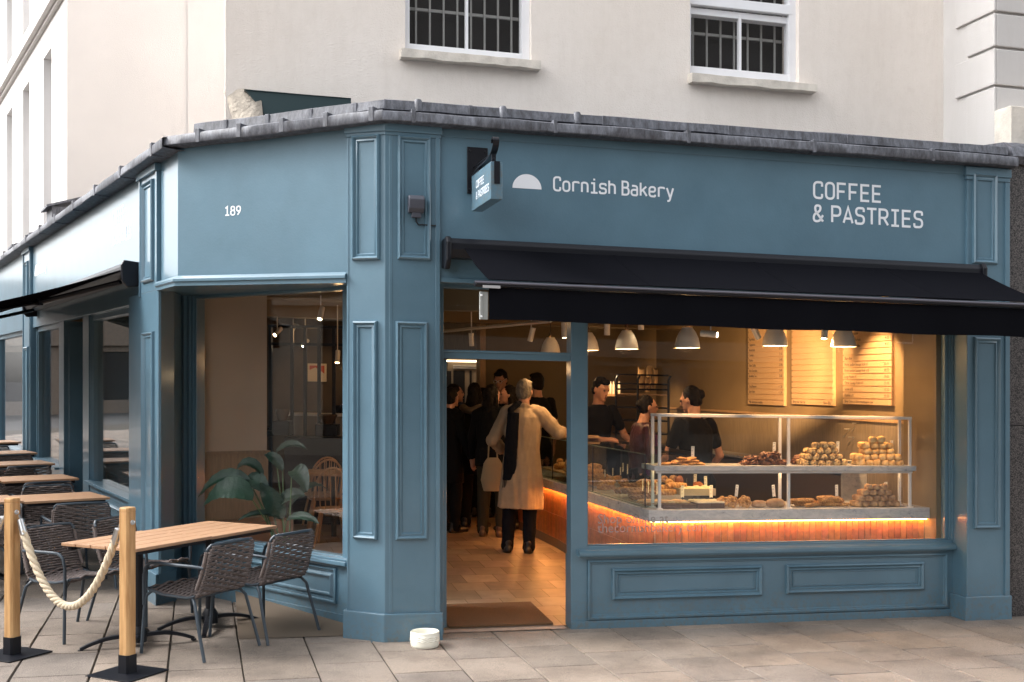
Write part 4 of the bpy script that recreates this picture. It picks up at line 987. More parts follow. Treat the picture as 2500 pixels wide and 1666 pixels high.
for i, (x, y) in enumerate(rows):
    cn = Vector((x, y))
    for k in (0, 1):
        if i >= 3 and k == 1: continue
        c = cn-a2v*(.375+k*.752)+b2v*.35; place(PT, c.x, c.y, r2, 'slatted table in the %s row down the side street, %s' % (od[i], ('by the shop wall', 'at the kerb end')[k]))
        n_ = c-b2v*.44; f_ = c+b2v*.50; j = rnd.uniform(-.06, .06)
        if i < 4 and not (i == 0 and k == 1): place(PC, n_.x+j, n_.y, face(b2v)+rnd.uniform(-.12, .12), 'woven chair seen from behind at the %s table row, %s' % (od[i], ('shop wall side', 'kerb side')[k]))
        elif i == 0: place(PC, n_.x-.1, n_.y-.05, face(b2v)+.1, 'woven chair seen from behind at the second table row, by the left post')
        if i < 4: place(PC, f_.x+j, f_.y, face(-b2v)+rnd.uniform(-.12, .12), 'woven chair facing us behind the %s table row, %s' % (od[i], ('shop wall side', 'kerb side')[k]))
# fire: street furniture mirrored in the side window is left to the real street beyond
# ------------------------------------------------------------------ inside the bakery
def IT(p): return R.T((p[0], -p[1], p[2]))
def fz(w): return .06*min(max(w, 0), 3.0)
def ixy(u, Y): return ((u-1250)/F*Y, Y)
def zpx(u, v, Y): return H-(v-.0185*(u-1250)-YH)*Y/F
def wa(x, y): return ((x-R.x)*R.dx+(y-R.y)*R.dy, -((x-R.x)*R.nx+(y-R.y)*R.ny))
def wu(u, a):  return -R.o(u, a)
AW = 3.42
# floor tiles, running bond turned with the ramp
mb = MB(IT); mb.c = []
tw, tl = .30, .60
for i in range(-46, 16):
    for j in range(0, 19):
        w0 = .10+j*tl*.5; a0 = i*tw+(j % 2)*tw*.5-.02
        w1 = w0+tl*.5
        if a0 > AW: continue
        g = .0025; k = rnd.uniform(.62, 1.2); c = (k, k*rnd.uniform(.96, 1.02), k*rnd.uniform(.9, 1.04), 1)
        P = [(a0+g, w0+g), (a0+tw-g, w0+g), (a0+tw-g, w1-g), (a0+g, w1-g)]
        if any(not inside(*R.xy(p[0], -p[1])) and p[1] > .3 for p in P) : continue
        mb.add([(p[0], p[1], fz(p[1])+.006) for p in P], [(0, 1, 2, 3)]); mb.c += [c]*4
tag(obj('shop_floor_tiles', mb, FT, recalc=False), kind='structure')
mb = MB(IT); mb.add([(a, w, fz(w)+.001) for w in (.05, 3.0, 9.5) for a in (-2.5, AW)], [(0, 1, 3, 2), (2, 3, 5, 4)])
mb.T = None; mb.T = idT; fl = [Wc.xy(WL0, -.2), Wc.xy(.1, -.2), R.xy(-2.4, -3), R.xy(-2.4, -9.5), R.xy(-5.1, -9.6), L.xy(-9.0, -.3), L.xy(-1.2, -.3)]
mb.prism(fl, lambda p: (p[0], p[1], .0), lambda p: (p[0], p[1], .12)); tag(obj('shop_floor_bed', mb, FG), kind='structure')
mb = MB(IT); mb.add([(-1.0, .0, .008), (-.02, .0, .008), (-.02, .14, .010), (-1.0, .14, .010)], [(0, 1, 2, 3)]); tag(obj('doorstep', mb, mat('doorstep_tile', (.36, .29, .25), .6, var=.15, vs_=12), recalc=False), kind='structure')
mb = MB(); cl = [R.xy(AW+.4, -.13), R.xy(-1.0, -.13), (-1.16, 9.0), Wc.xy(.1, -.13), Wc.xy(WL0, -.2), (-3.2, 10.4), L.xy(-1.3, -.26), L.xy(-9.1, -.26), R.xy(-5.1, -10), R.xy(AW+.4, -10)]
mb.prism(cl, lambda p: (p[0], p[1], 2.98), lambda p: (p[0], p[1], 3.06)); tag(obj('ceiling', mb, ICEIL), kind='structure')
WL = empty('interior_walls', sp(*R.xy(1, -6.9)), kind='structure')
bw = 6.9; ab0 = R.a(1176, -bw)
def ibox(name, m, *bs, par=None, bev=0, T=None, smooth=0):
    k = MB(T or IT)
    for b in bs: k.box(*b)
    return obj(name, k, m, par, bev=bev, smooth=smooth)
ibox('side_wall', IW, (AW, AW+.2, .13, bw+.1, 1.62, 3.0), par=WL); ibox('side_wall_lower', IWD, (AW-.012, AW+.2, .13, bw+.1, -.1, 1.60), par=WL); ibox('dado_rail', WOODL, (AW-.03, AW+.01, .13, bw, 1.60, 1.625), par=WL)
wp = wu(2206, AW-.10); ibox('side_pier', IW, (AW-.10, AW+.1, .13, wp, -.1, 3.0), par=WL)
ibox('back_wall', IW, (ab0, AW+.2, bw, bw+.15, 0, 3.0), par=WL); ibox('far_wall', IWD, (-5.1, AW, 9.6, 9.7, 0, 3.0), par=WL); ibox('dark_room_wall', DARK, (-16, -8.9, -1.6, -1.5, 0, 3.0), par=WL, T=L.T)  # the black plane is added; its colour supplies the far room's darkness
ibox('door_post', WOODL, (ab0-.03, ab0+.05, bw-.03, bw+.2, 0, 3), par=WL)
ibox('bulkhead', IW, (-1.05, AW, .48, .56, 2.47, 2.98), par=WL); ibox('beam', IW, (-3, AW, 3.2, 3.6, 2.72, 2.98), par=WL); ibox('beam', IW, (-3, AW, 5.6, 5.9, 2.66, 2.98), par=WL)
# pier with boarded dado just inside the canted window
pa, pb = Vector((-2.80, 10.36)), Vector((-2.29, 10.79)); pv = (pb-pa).normalized(); PF = Fr(pa.x, pa.y, pv.x, pv.y)
ibox('window_pier', mat('pier_plaster', (.40, .355, .29), .85, var=.05, vs_=2), (-.12, .667, -.8, 0, 1.234, 3.0), par=WL, T=PF.T); ibox('window_pier_boards', IWD, (-.12, .675, -.81, .012, 0, 1.21), par=WL, T=PF.T); ibox('pier_rail', IWD, (-.12, .69, -.82, .03, 1.21, 1.234), par=WL, T=PF.T)
# door mat
mb = MB(IT); mz = lambda w: fz(w)+.010
mb.add([(-.93, .12, mz(.12)), (-.10, .12, mz(.12)), (-.10, .80, mz(.8)), (-.93, .80, mz(.8)), (-.93, .12, mz(.12)+.012), (-.10, .12, mz(.12)+.012), (-.10, .80, mz(.8)+.012), (-.93, .80, mz(.8)+.012)], [(4,5,6,7),(0,1,5,4),(1,2,6,5),(2,3,7,6),(3,0,4,7)])
tag(obj('door_mat', mb, MAT_C, loc=sp(*R.xy(-.5, -.45), .03), recalc=True), 'brown coir mat just inside the open doorway', 'mat')
# ------------------------------------------------------------------ counter
wf_ = .22; aA = R.a(1584, -wf_); zt_ = R.z(1584, 1246, -wf_); zb_ = R.z(1584, 1275, -wf_); aE = AW-.101; wE = 5.2
print('COUNTER', aA, zt_, zb_, aE)
CT = empty('bakery_counter', sp(*R.xy(aA+.6, -.6), .05), 'marble topped counter with glowing terracotta tiles below, behind the big window', 'counter')
cd = .78
mb = MB(IT); pr = [(aA, wf_), (aE, wf_), (aE, wf_+.62), (aA+cd, wf_+.62), (aA+cd, wE), (aA, wE)]
mb.prism(pr, lambda p: (p[0], p[1], zb_), lambda p: (p[0], p[1], zt_)); obj('marble_top', mb, MARBLE, CT, bev=.003)
mb = MB(IT); rec = .075; pr2 = [(aA+rec+.01, wf_+rec+.01), (aE, wf_+rec+.01), (aE, wf_+.6), (aA+cd-.03, wf_+.6), (aA+cd-.03, wE-.02), (aA+rec+.01, wE-.02)]
mb.prism(pr2, lambda p: (p[0], p[1], 0.0), lambda p: (p[0], p[1], zb_-.002)); obj('carcass', mb, GROUT, CT)
def tiles(front):
    mb = MB(IT); mb.c = []; p = .058; n = int(((aE-aA-rec) if front else (wE-wf_-rec))/p); hz = .262
    for i in range(n):
        for j in range(3):
            z1 = zb_-.004-j*(hz+.004); z0 = z1-hz
            if z0 < .09: z0 = .09+ (0 if front else fz(wf_+rec+i*p))
            if z1 < z0+.03: continue
            k = rnd.uniform(.75, 1.15); c = (k, k*rnd.uniform(.85, 1.1), k*rnd.uniform(.8, 1.1), 1); s = .0065; d = rnd.uniform(0, .0015)
            n0 = len(mb.v)
            if front: mb.box(aA+rec+i*p+s/2+.01, aA+rec+(i+1)*p-s/2+.01, wf_+rec-d, wf_+rec+.012, z0, z1)
            else: mb.box(aA+rec-d, aA+rec+.012, wf_+rec+i*p+s/2+.012, wf_+rec+(i+1)*p-s/2+.012, z0, z1)
            mb.c += [c]*(len(mb.v)-n0)
    return mb
obj('tile_front', tiles(True), TILE_V, CT); obj('tile_side', tiles(False), TILE_V, CT)
mb = MB(IT); mb.add([(aA+rec-.004, w, fz(w)+z) for w in (wf_+rec, 3.0, wE) for z in (0, .10)]+[(aA+rec+.01, w, fz(w)+z) for w in (wf_+rec, 3.0, wE) for z in (0, .10)], [(0,2,3,1),(2,4,5,3),(1,3,9,7),(3,5,11,9)]); obj('kick_board', mb, mat('kick_board', (.20, .14, .09), .6), CT)
ibox('light_strip', LED, (aA+.045, aE, wf_+.045, wf_+.057, zb_-.010, zb_-.002), par=CT); ibox('light_strip', LED, (aA+.045, aA+.057, wf_+.06, wE, zb_-.010, zb_-.002), par=CT)
# white two-tier stand
STRIP2 = emis('shelf_glow', (1, .62, .30), 7)
w_f = wf_+.055; RK = empty('display_stand', sp(*R.xy(1.5, -w_f), zt_), 'white framed two tier stand with a marble shelf on the counter', 'display stand')
fa = [R.a(u, -w_f) for u in (1610, 1925, 2221)]; zr1 = R.z(1925, 1021, -w_f); zs1 = R.z(1925, 1137, -w_f); zs0 = R.z(1925, 1150, -w_f); dw = .155
for a in fa:
    for w in (w_f, w_f+dw): ibox('post', WPAINT, (a-.012, a+.012, w-.010, w+.010, zt_, zr1), par=RK, bev=.002); ibox('foot_plate', WPAINT, (a-.024, a+.024, w-.02, w+.02, zt_, zt_+.008), par=RK)
for w in (w_f, w_f+dw): ibox('top_rail', WPAINT, (fa[0]-.014, fa[2]+.014, w-.012, w+.012, zr1-.001, zr1+.022), par=RK, bev=.002)
for a in (fa[0], fa[2]): ibox('cross_rail', WPAINT, (a-.010, a+.010, w_f+.012, w_f+dw-.012, zr1+.001, zr1+.020), par=RK)
ibox('marble_shelf', MARBLE, (fa[0]-.06, fa[2]+.035, w_f-.045, w_f+dw+.10, zs0+.002, zs1), par=RK, bev=.002)
ibox('shelf_light', STRIP2, (fa[0]+.02, fa[2]-.02, w_f+.10, w_f+.115, zs0-.008, zs0+.001), par=RK); ibox('shelf_rail', WPAINT, (fa[0]-.03, fa[2]+.02, w_f-.011, w_f+.011, zs0-.02, zs0+.001), par=RK)
# glass case on the side run
GC = empty('glass_case', sp(*R.xy(aA+.35, -1.5), zt_), 'glass pastry case along the side run of the marble counter', 'display case')
zg1 = 1.33; cw0, cw1 = wf_+.16, 4.6
for b in ((aA+.03, aA+.036, cw0, cw1, zt_, zg1), (aA+.04, aA+.60, cw0, cw0+.006, zt_, zg1-.004), (aA+.03, aA+.42, cw0, cw1, zg1, zg1+.007)): ibox('pane', GLASS_L, b, par=GC)
for w in (cw0, 1.75, 3.1): ibox('corner_strip', BLACKM, (aA+.026, aA+.036, w, w+.008, zt_, zg1), par=GC)
ibox('top_edge', mat('glass_edge', (.10, .14, .10), .3), (aA+.026, aA+.034, cw0, cw1, zg1, zg1+.008), par=GC); ibox('base_strip', mat('glass_edge2', (.16, .19, .14), .3), (aA+.026, aA+.05, cw0, cw1, zt_, zt_+.012), par=GC)
ibox('back_panel', BLACKM, (aA+.66, aA+.67, cw0+.5, cw1, zt_, zg1), par=GC)

# ------------------------------------------------------------------ food
def scone_mesh(nm, m, seed, hr=.62):
    mb = MB(); v = []
    prof = [(0, 0), (.030, 0), (.036, .006), (.0375, .02), (.0365, .034), (.031, .044), (.016, .049), (0, .050)]
    mb.lathe(prof, n=16)
    mb.v = [(x*(1+.13*noise.noise(Vector((x*40, y*40, z*30+seed)))), y*(1+.13*noise.noise(Vector((x*40+5, y*40, z*30+seed)))), z*(1+.18*noise.noise(Vector((x*30, y*30, seed+9))))) for x, y, z in mb.v]
    o = obj(nm, mb, m, world=False, smooth=70); return o
class Item:
    def __init__(s, nm, mks): s.nm, s.pool, s.used = nm, mks, 0
    def put(s, a, w, z, label, cat, group, rz=None, tilt=(0, 0), sc=1):
        src = s.pool[s.used % len(s.pool)]; first = s.used < len(s.pool); s.used += 1
        o = src if first else src.copy()
        if not first: C.objects.link(o)
        x, y = R.xy(a, -w); o.location = sp(x, y, z); o.rotation_euler = (tilt[0], tilt[1], rnd.uniform(0, 6.28) if rz is None else rz); o.scale = (sc, sc, sc*rnd.uniform(.93, 1.07))
        return tag(o, label, cat, group)
zsT, zcT = zs1, zt_
def pile(item, uc, vbase, rows, w, z0, label, cat, group, pitch, hgt, depth=1):
    ac = R.a(uc, -w)
    for r, (n, sh) in enumerate(rows):
        for d in range(depth if r < len(rows)-1 else 1):
            for i in range(n):
                item.put(ac+(i-(n-1)/2+sh)*pitch+rnd.uniform(-.003, .003), w+d*pitch*.95+r*.004+rnd.uniform(-.004, .004), z0+r*hgt+.0005, label, cat, group, tilt=(rnd.uniform(-.06, .06), rnd.uniform(-.06, .06)), sc=rnd.uniform(.95, 1.06))
fs = Item('fruit_scone', [scone_mesh('fruit_scone', FSCONE, k) for k in range(3)]); ps = Item('plain_scone', [scone_mesh('plain_scone', SCONE, k+5) for k in range(3)]); bs_ = Item('cheese_scone', [scone_mesh('cheese_scone', BSCONE, k+9) for k in range(3)])
ws = w_f+.055
pile(fs, 2012, 0, [(6, 0), (5, -.1), (4, -.1), (3, -.0)], ws, zsT, 'currant speckled scone in the left stepped pile on the upper marble shelf', 'scone', 'fruit scones piled on the upper shelf', .0735, .0485, 2)
pile(ps, 2146, 0, [(6, .1), (6, -.1), (4, -.0), (4, -.1), (2, -.2)], ws, zsT, 'plain pale scone in the tall right pile on the upper marble shelf', 'scone', 'plain scones piled on the upper shelf', .0745, .0485, 2)
pile(bs_, 2141, 0, [(6, 0), (5, -.1), (4, 0), (3, 0)], ws, zcT+.001, 'browned scone in the pile at the right end of the marble counter', 'scone', 'browned scones piled on the counter', .0735, .0485, 2)
def lump(nm, m, r, seed, bump=.35, sc=2.4, n=(18, 10)):
    mb = MB(); mb.ell((0, 0, r[2]*.8), r, nu=n[0], nv=n[1], bump=bump, seed=seed, sc=sc); return obj(nm, mb, m, world=False, smooth=80)
def twist(nm, m, L_, r, seed, turns=3.5, flat=.8):
    mb = MB()
    for s in range(2):
        pts = [(L_*(t-.5), math.cos(t*turns*2*math.pi+s*math.pi)*r*.5, r*.85+math.sin(t*turns*2*math.pi+s*math.pi)*r*.4) for t in [i/36 for i in range(37)]]
        mb.tube(pts, [r*.62*(.45+.55*math.sin(math.pi*min(1, max(0, i/36)))**.4) for i in range(37)], 8)
    return obj(nm, mb, m, world=False, smooth=70)
def swirl(nm, m, rad, seed):
    mb = MB(); pts = [((rad*(.12+.72*t))*math.cos(t*5.2*math.pi), (rad*(.12+.72*t))*math.sin(t*5.2*math.pi), .028+.016*(1-t)) for t in [i/60 for i in range(61)]]
    mb.tube(pts, [.014+.005*math.sin(i*1.7) for i in range(61)], 7); return obj(nm, mb, m, world=False, smooth=70)
# flat golden tarts on the upper shelf, left
ft = Item('flat_tart', [lump('flat_tart', CRUST, (.052, .046, .012), k, .3) for k in range(3)])
for k, (u, r) in enumerate(((1626, 0), (1646, 0), (1667, 0), (1688, 0), (1708, 0), (1655, 1), (1676, 1), (1695, 1), (1665, 2), (1688, 2))):
    ft.put(R.a(u, -ws), ws+.01*(k % 2), zsT+.001+r*.021, 'flat golden tart in the low stack at the left of the upper shelf', 'pastry', 'flat tarts stacked on the upper shelf', tilt=(rnd.uniform(-.15, .15), rnd.uniform(-.2, .2)))
nb_ = Item('nut_pastry', [lump('nut_pastry', DCRUST, (.040, .036, .024), k, .9, 3.5) for k in range(4)])
for k, (u, r) in enumerate(((1818, 0), (1833, 0), (1849, 0), (1866, 0), (1884, 0), (1900, 0), (1914, 0), (1828, 1), (1843, 1), (1862, 1), (1880, 1), (1897, 1), (1866, 2), (1884, 2), (1897, 2))):
    nb_.put(R.a(u, -ws), ws+.014*(k % 3), zsT+.001+r*.033, 'dark sticky nut pastry heaped beside the middle post of the upper shelf', 'pastry', 'nut pastries heaped on the upper shelf', tilt=(rnd.uniform(-.3, .3), rnd.uniform(-.3, .3)))
for k, (u, r) in enumerate(((1940, 0), (1955, 0), (1948, 1), (1966, 0))): nb_.put(R.a(u, -ws-.11), ws+.11, zsT+.001+r*.033, 'dark nut pastry behind the middle post of the upper shelf', 'pastry', 'nut pastries behind the middle post')
# cakes
def slab_cake(nm, m, us, w, z, dz, lab, cat, top=None):
    a0, a1 = R.a(us[0], -w), R.a(us[1], -w); mb = MB(IT); n = 14; rings = []
    for i in range(n+1):
        a = a0+(a1-a0)*i/n; j = lambda q: .004*noise.noise(Vector((a*30, q, w*9)))
        rings.append([(a+j(8), w+j(1), z), (a, w+.20, z+.0), (a, w+.20, z+dz+j(3)), (a+j(5), w+.10, z+dz+j(4)*1.5), (a+j(9), w-.0+j(2), z+dz+j(6)*1.5)])
    mb.loft(rings); o = tag(obj(nm, mb, m, loc=sp(*R.xy((a0+a1)/2, -w-.1), z), smooth=60), lab, cat)
    if top:
        mb = MB(IT); rings = []
        for i in range(n+1):
            a = a0-.002+(a1-a0+.004)*i/n; j = lambda q: .004*noise.noise(Vector((a*30, q, w*9)))
            rings.append([(a, w-.003+j(1), z+dz-.002), (a, w+.205, z+dz-.002), (a, w+.20, z+dz+.012+j(2)), (a, w+.1, z+dz+.014+j(4)), (a, w+.002, z+dz+.010+j(5))])
        mb.loft(rings); obj('icing', mb, top, o, smooth=60)
wc = w_f+.03
slab_cake('chocolate_brownie', CHOC, (1618, 1662), wc, zcT+.001, .034, 'dark chocolate brownie slab at the left corner of the counter', 'cake'); slab_cake('chocolate_brownie', CHOC, (1664, 1700), wc+.01, zcT+.001, .032, 'dark brownie slab half in front of the iced cake', 'cake')
slab_cake('iced_cake', CHOC, (1704, 1737), wc+.0, zcT+.001, .045, 'left half of the cream iced dark cake on the counter', 'cake', ICING); slab_cake('iced_cake', CHOC, (1739, 1769), wc+.0, zcT+.001, .045, 'right half of the cream iced dark cake on the counter', 'cake', ICING)
sw_ = Item('swirl_bun', [swirl('swirl_bun', CRUST, .062, k) for k in range(2)])
for k, (u, dz, t, lab) in enumerate(((1767, .045, -.9, 'golden swirl bun leaning at the left behind two others'), (1785, .055, 1.15, 'golden swirl bun standing on edge in the middle of the counter'), (1816, .055, 1.2, 'golden swirl bun on edge to the right of the other buns'))):
    o = sw_.put(R.a(u, -wc-.06), wc+.06, zcT+.005, lab, 'bun', 'swirl buns on the counter', rz=R_(14)+rnd.uniform(-.4, .1), tilt=(t if t > 0 else .6, 0)); o.location.z += dz*.55
lo = Item('floured_loaf', [lump('floured_loaf', CIAB, (.085, .05, .040), k+3, .16, 1.8) for k in range(2)])
lo.put(R.a(1852, -wc-.06), wc+.06, zcT, 'smaller floured round loaf left of the middle post', 'loaf', 'floured loaves on the counter', rz=.3, sc=.85); lo.put(R.a(1893, -wc-.05), wc+.05, zcT, 'larger floured loaf right up against the middle post', 'loaf', 'floured loaves on the counter', rz=.25, sc=1.05)
tw_ = Item('cheese_twist', [twist('cheese_twist', CRUST, .16, .019, k) for k in range(2)])
for k in range(18):
    g = 0 if k < 7 else 1; u = (1948+rnd.uniform(-8, 42)) if g == 0 else (2010+rnd.uniform(0, 55)); lv = (k % 3) if g == 0 else (k % 4)
    tw_.put(R.a(u, -wc-.06), wc+.04+rnd.uniform(0, .07), zcT+.001+lv*.019, ('pale cheese twist in the low heap right of the middle post', 'pale cheese twist in the taller heap beside the browned scones')[g], 'pastry', ('cheese twists in the low heap', 'cheese twists in the tall heap')[g], rz=R_(14)+rnd.uniform(-.5, .5))
# pastries in the glass case
dk = Item('twisted_pastry', [twist('twisted_pastry', CRUST, .15, .026, k, 2.5) for k in range(2)]); dc = Item('cinnamon_twist', [twist('cinnamon_twist', mat('cinnamon_crust', (.34, .17, .08), .5, col2=(.16, .07, .03), vs_=40, bump=.6), .17, .024, k, 2.5) for k in range(2)])
for k in range(30):
    w = 1.15+rnd.uniform(0, 1.9); dk.put(aA+.12+rnd.uniform(0, .38), w, zcT+.02+rnd.uniform(0, .10), 'golden twisted pastry heaped in the far half of the glass case', 'pastry', 'golden twists in the glass case', sc=1.1)
for k in range(20):
    w = .72+rnd.uniform(0, .62); dc.put(aA+.12+rnd.uniform(0, .36), w, zcT+.015+rnd.uniform(0, .065), 'brown cinnamon twist in the middle of the glass case', 'pastry', 'cinnamon twists in the glass case', rz=R_(14)+rnd.uniform(-.25, .25), sc=1.15)
cr = Item('croissant', [twist('croissant', CRUST, .13, .03, k, 3.2) for k in range(2)])
for k, (u, v, Y) in enumerate(((1618, 1196, 10.1), (1634, 1180, 10.2), (1640, 1190, 10.05), (1655, 1188, 10.0), (1622, 1172, 10.4), (1645, 1172, 10.5), (1632, 1205, 9.95))):
    x, y = ixy(u, Y); a, w = wa(x, y); cr.put(a, w, zpx(u, v, Y)-.02, 'glossy croissant in the heap behind the left end of the stand', 'croissant', 'croissants behind the stand', sc=1.1)
bn = Item('glazed_bun', [lump('glazed_bun', mat('glazed_brown', (.45, .15, .04), .25, col2=(.3, .08, .02), vs_=12), (.065, .05, .045), k, .12) for k in range(2)])
for u, v, Y, lb in ((1662, 1176, 10.4, 'glossy round brown bun behind the croissants'), (1684, 1190, 10.3, 'low glossy bun left of the roll tray'), (1704, 1190, 10.3, 'long glossy bun behind the roll tray')):
    x, y = ixy(u, Y); a, w = wa(x, y); bn.put(a, w, zpx(u, v, Y)-.03, lb, 'bun', 'glazed buns behind the tray')
sg = Item('iced_slice', [lump('iced_slice', mat('iced_pastry', (.70, .50, .30), .6, col2=(.50, .22, .08), vs_=24, bump=.6), (.09, .04, .02), k, .3) for k in range(2)])
for k in range(9): sg.put(aA+.13+.12*(k % 3), .46+.075*(k//3), zcT+.015+.004*(k % 2), 'cream streaked almond slice in the near end of the glass case', 'pastry', 'almond slices in the glass case', rz=R_(14)+rnd.uniform(-.2, .2))
for k in range(16):
    cr.put(aA+.10+rnd.uniform(0, .25), 2.35+rnd.uniform(0, 1.1), zcT+.10+rnd.uniform(0, .07), 'golden croissant heaped at the door end of the glass case', 'croissant', 'croissants at the door end of the case', sc=1.15)
ibox('raised_board', WOODL, (aA+.06, aA+.45, 2.2, 3.6, zcT+.085, zcT+.10), par=GC)
# trays
def tray(u0, u1, v1, Y, label):
    x0, y0 = ixy(u0, Y); x1, y1 = ixy(u1, Y); a0, w = wa(x0, y0); a1, _ = wa(x1, y1); z = zpx((u0+u1)/2, v1, Y)
    E = empty('baking_tray', sp(*R.xy((a0+a1)/2, -w-.12), z), label, 'tray'); TR_ = mat('tin_tray', (.42, .38, .32), .45, metal=.5) if 'tin_tray' not in bpy.data.materials else bpy.data.materials['tin_tray']
    ibox('tray_base', TR_, (a0, a1, w, w+.25, z, z+.004), par=E)
    for b in ((a0, a1, w, w+.004, z+.004, z+.06), (a0, a1, w+.246, w+.25, z+.004, z+.06), (a0, a0+.004, w+.004, w+.246, z+.004, z+.06), (a1-.004, a1, w+.004, w+.246, z+.004, z+.06)): ibox('tray_side', TR_, b, par=E)
    return a0, a1, w, z
a0, a1, w, z = tray(1660, 1758, 1212, 9.85, 'shallow tin tray of white rolls behind the iced cake')
wr = Item('white_roll', [lump('white_roll', mat('pale_dough', (.74, .62, .42), .7), (.045, .04, .03), k, .12) for k in range(2)])
for k in range(8): wr.put(a0+.06+(k % 4)*.075, w+.06+(k//4)*.08, z+.02, 'pale soft roll in the tin tray behind the iced cake', 'roll', 'white rolls in the tray')
a0, a1, w, z = tray(1608, 1668, 1228, 9.75, 'tin tray under the croissants at the left end of the stand')
# price cards
def card(u, vt, vb, w, z=None, lean=0, lab='', ry=0):
    a = R.a(u, -w); x, y = R.xy(a, -w); z1 = H-(vt-.0185*(u-1250)-YH)*y/F; z0 = H-(vb-.0185*(u-1250)-YH)*y/F; hh = z1-z0; wd = .014
    mb = MB(); M = Matrix.Rotation(lean, 3, 'Y'); 
    def T(p): q = M @ Vector(p); return tuple(q)
    E = empty('price_card', sp(x, y, z0), lab, 'price card', 'price cards on the counter', R_(14.3)+ry)
    m = MB(T); m.box(-wd, wd, -.001, .001, 0, hh); obj('card', m, CARD, E, world=False)
    m = MB(T); m.box(-wd*.3, wd*.3, -.0025, -.0015, -.03, .004); obj('holder', m, BLACKM, E, world=False)
    for k, (f, wdt) in enumerate(((.86, .8), (.66, .55), (.58, .45), (.30, .5))):
        m = MB(T); m.box(-wd*.75, -wd*.75+wd*1.5*wdt, -.0022, -.0012, hh*f, hh*f+.0022); obj('text_line', m, INK, E, world=False)
cards = [(1691, 1090, 1119, ws, 'among the flat tarts on the upper shelf'), (1890, 1080, 1106, ws+.05, 'behind the nut pastries on the upper shelf'), (2045, 1078, 1104, ws+.04, 'behind the currant scones on the upper shelf'), (2177, 1076, 1100, ws+.06, 'behind the tall pile of plain scones'),
 (1666, 1186, 1215, wc+.22, 'above the brownies on the lower counter'), (1736, 1185, 1215, wc+.22, 'above the iced cake'), (1797, 1184, 1213, wc+.10, 'leaning behind the swirl buns'), (1890, 1184, 1213, wc+.12, 'leaning behind the larger loaf'), (2043, 1184, 1212, wc+.11, 'in the tall heap of cheese twists'), (2163, 1177, 1200, wc+.09, 'behind the browned scones'),
 (1723, 1163, 1190, 1.0, 'behind the tray of white rolls, right'), (1697, 1158, 1182, 1.05, 'behind the tray of white rolls, middle'), (1680, 1155, 1181, 1.0, 'behind the tray of white rolls, left'), (1477, 1147, 1165, 1.9, 'far end of the glass case'), (1496, 1143, 1162, 1.7, 'second from the far end of the glass case'), (1515, 1141, 1160, 1.5, 'middle of the glass case, shorter card'), (1521, 1131, 1152, 1.5, 'middle of the glass case, taller card'), (1532, 1134, 1158, 1.4, 'leaning over the golden twists in the case'), (1569, 1171, 1199, .80, 'beside the black corner strip of the case'), (1583, 1176, 1204, .74, 'right of the black corner strip of the case'), (1604, 1178, 1208, .7, 'seen between the two left posts of the stand')]
for k, (u, vt, vb, w, lb) in enumerate(cards): card(u, vt, vb, w, lab='cream price card '+lb, lean=(.12 if u in (1797,) else -.1 if u == 1890 and vt > 1100 else rnd.uniform(-.04, .04)), ry=(.9 if 1470 < u < 1610 else 0))

# ------------------------------------------------------------------ menu boards on the side wall
def text(body, T, size, mat_, par, name='lettering', align='LEFT', bold=0):
    cu = bpy.data.curves.new('t', 'FONT'); cu.body = body; cu.size = size; cu.align_x = align; cu.resolution_u = 2; cu.extrude = .0004; cu.offset = bold
    o = bpy.data.objects.new('t', cu); me = bpy.data.meshes.new_from_object(o); bpy.data.objects.remove(o)
    mb = MB(T); mb.v = [T(tuple(v.co)) for v in me.vertices]; mb.f = [list(p.vertices) for p in me.polygons]; mb.m = [0]*len(mb.f)
    return obj(name, mb, mat_, par, recalc=False)
SWT = Fr(*R.xy(AW, 0), R.nx, R.ny)      # side wall: a runs towards the street (to the right), o into the room
SWT.nx, SWT.ny = -R.dx, -R.dy
menus = [((1834, 1921), 'leftmost of the three slatted wooden menu boards', [('Flat White', '3.35'), ('Cappuccino', '3.35'), ('Americano', '3.10'), ('Cortado', '3.10'), ('Mocha', '3.60'), ('Filter Coffee', '2.70'), ('Hot Chocolate', '3.60'), ('Breakfast Tea', '2.60'), ('', ''), ('Decaffeinated', '+ .20'), ('Extra Shot', '+ .50'), ('', ''), ('Milk alternatives available', '')]),
 ((1941, 2041), 'middle slatted wooden menu board, brightest under the lamp', [('', ''), ('', ''), ('', ''), ('', ''), ('', ''), ('', ''), ('', ''), ('', ''), ('', ''), ('', ''), ('', ''), ('', ''), ('Bring your own cup', 'Save 25p')]),
 ((2067, 2185), 'rightmost slatted wooden menu board with large prices', [('Cola', '3.35'), ('Orange Fanta', '3.35'), ('Lemonade', '3.30'), ('Cloudy Lemonade', '3.30'), ('Strawberry Milkshake', '4.05'), ('Chocolate Milkshake', '4.05'), ('', ''), ('Share Box', ''), ('Pasties and/or Sausage Rolls x5', '20.00'), ('Pasties and/or Sausage Rolls x10', '38.50'), ('Large Pasties x5', '19.00'), ('Classic Sausage Rolls x10', '25.00'), ('Scones x10', '15.50'), ('Pastries x10', '20.00'), ('Shop Online at thecornishbakery.com', '')])]
menus[2][2][1] = ('Orangeade', '3.35')
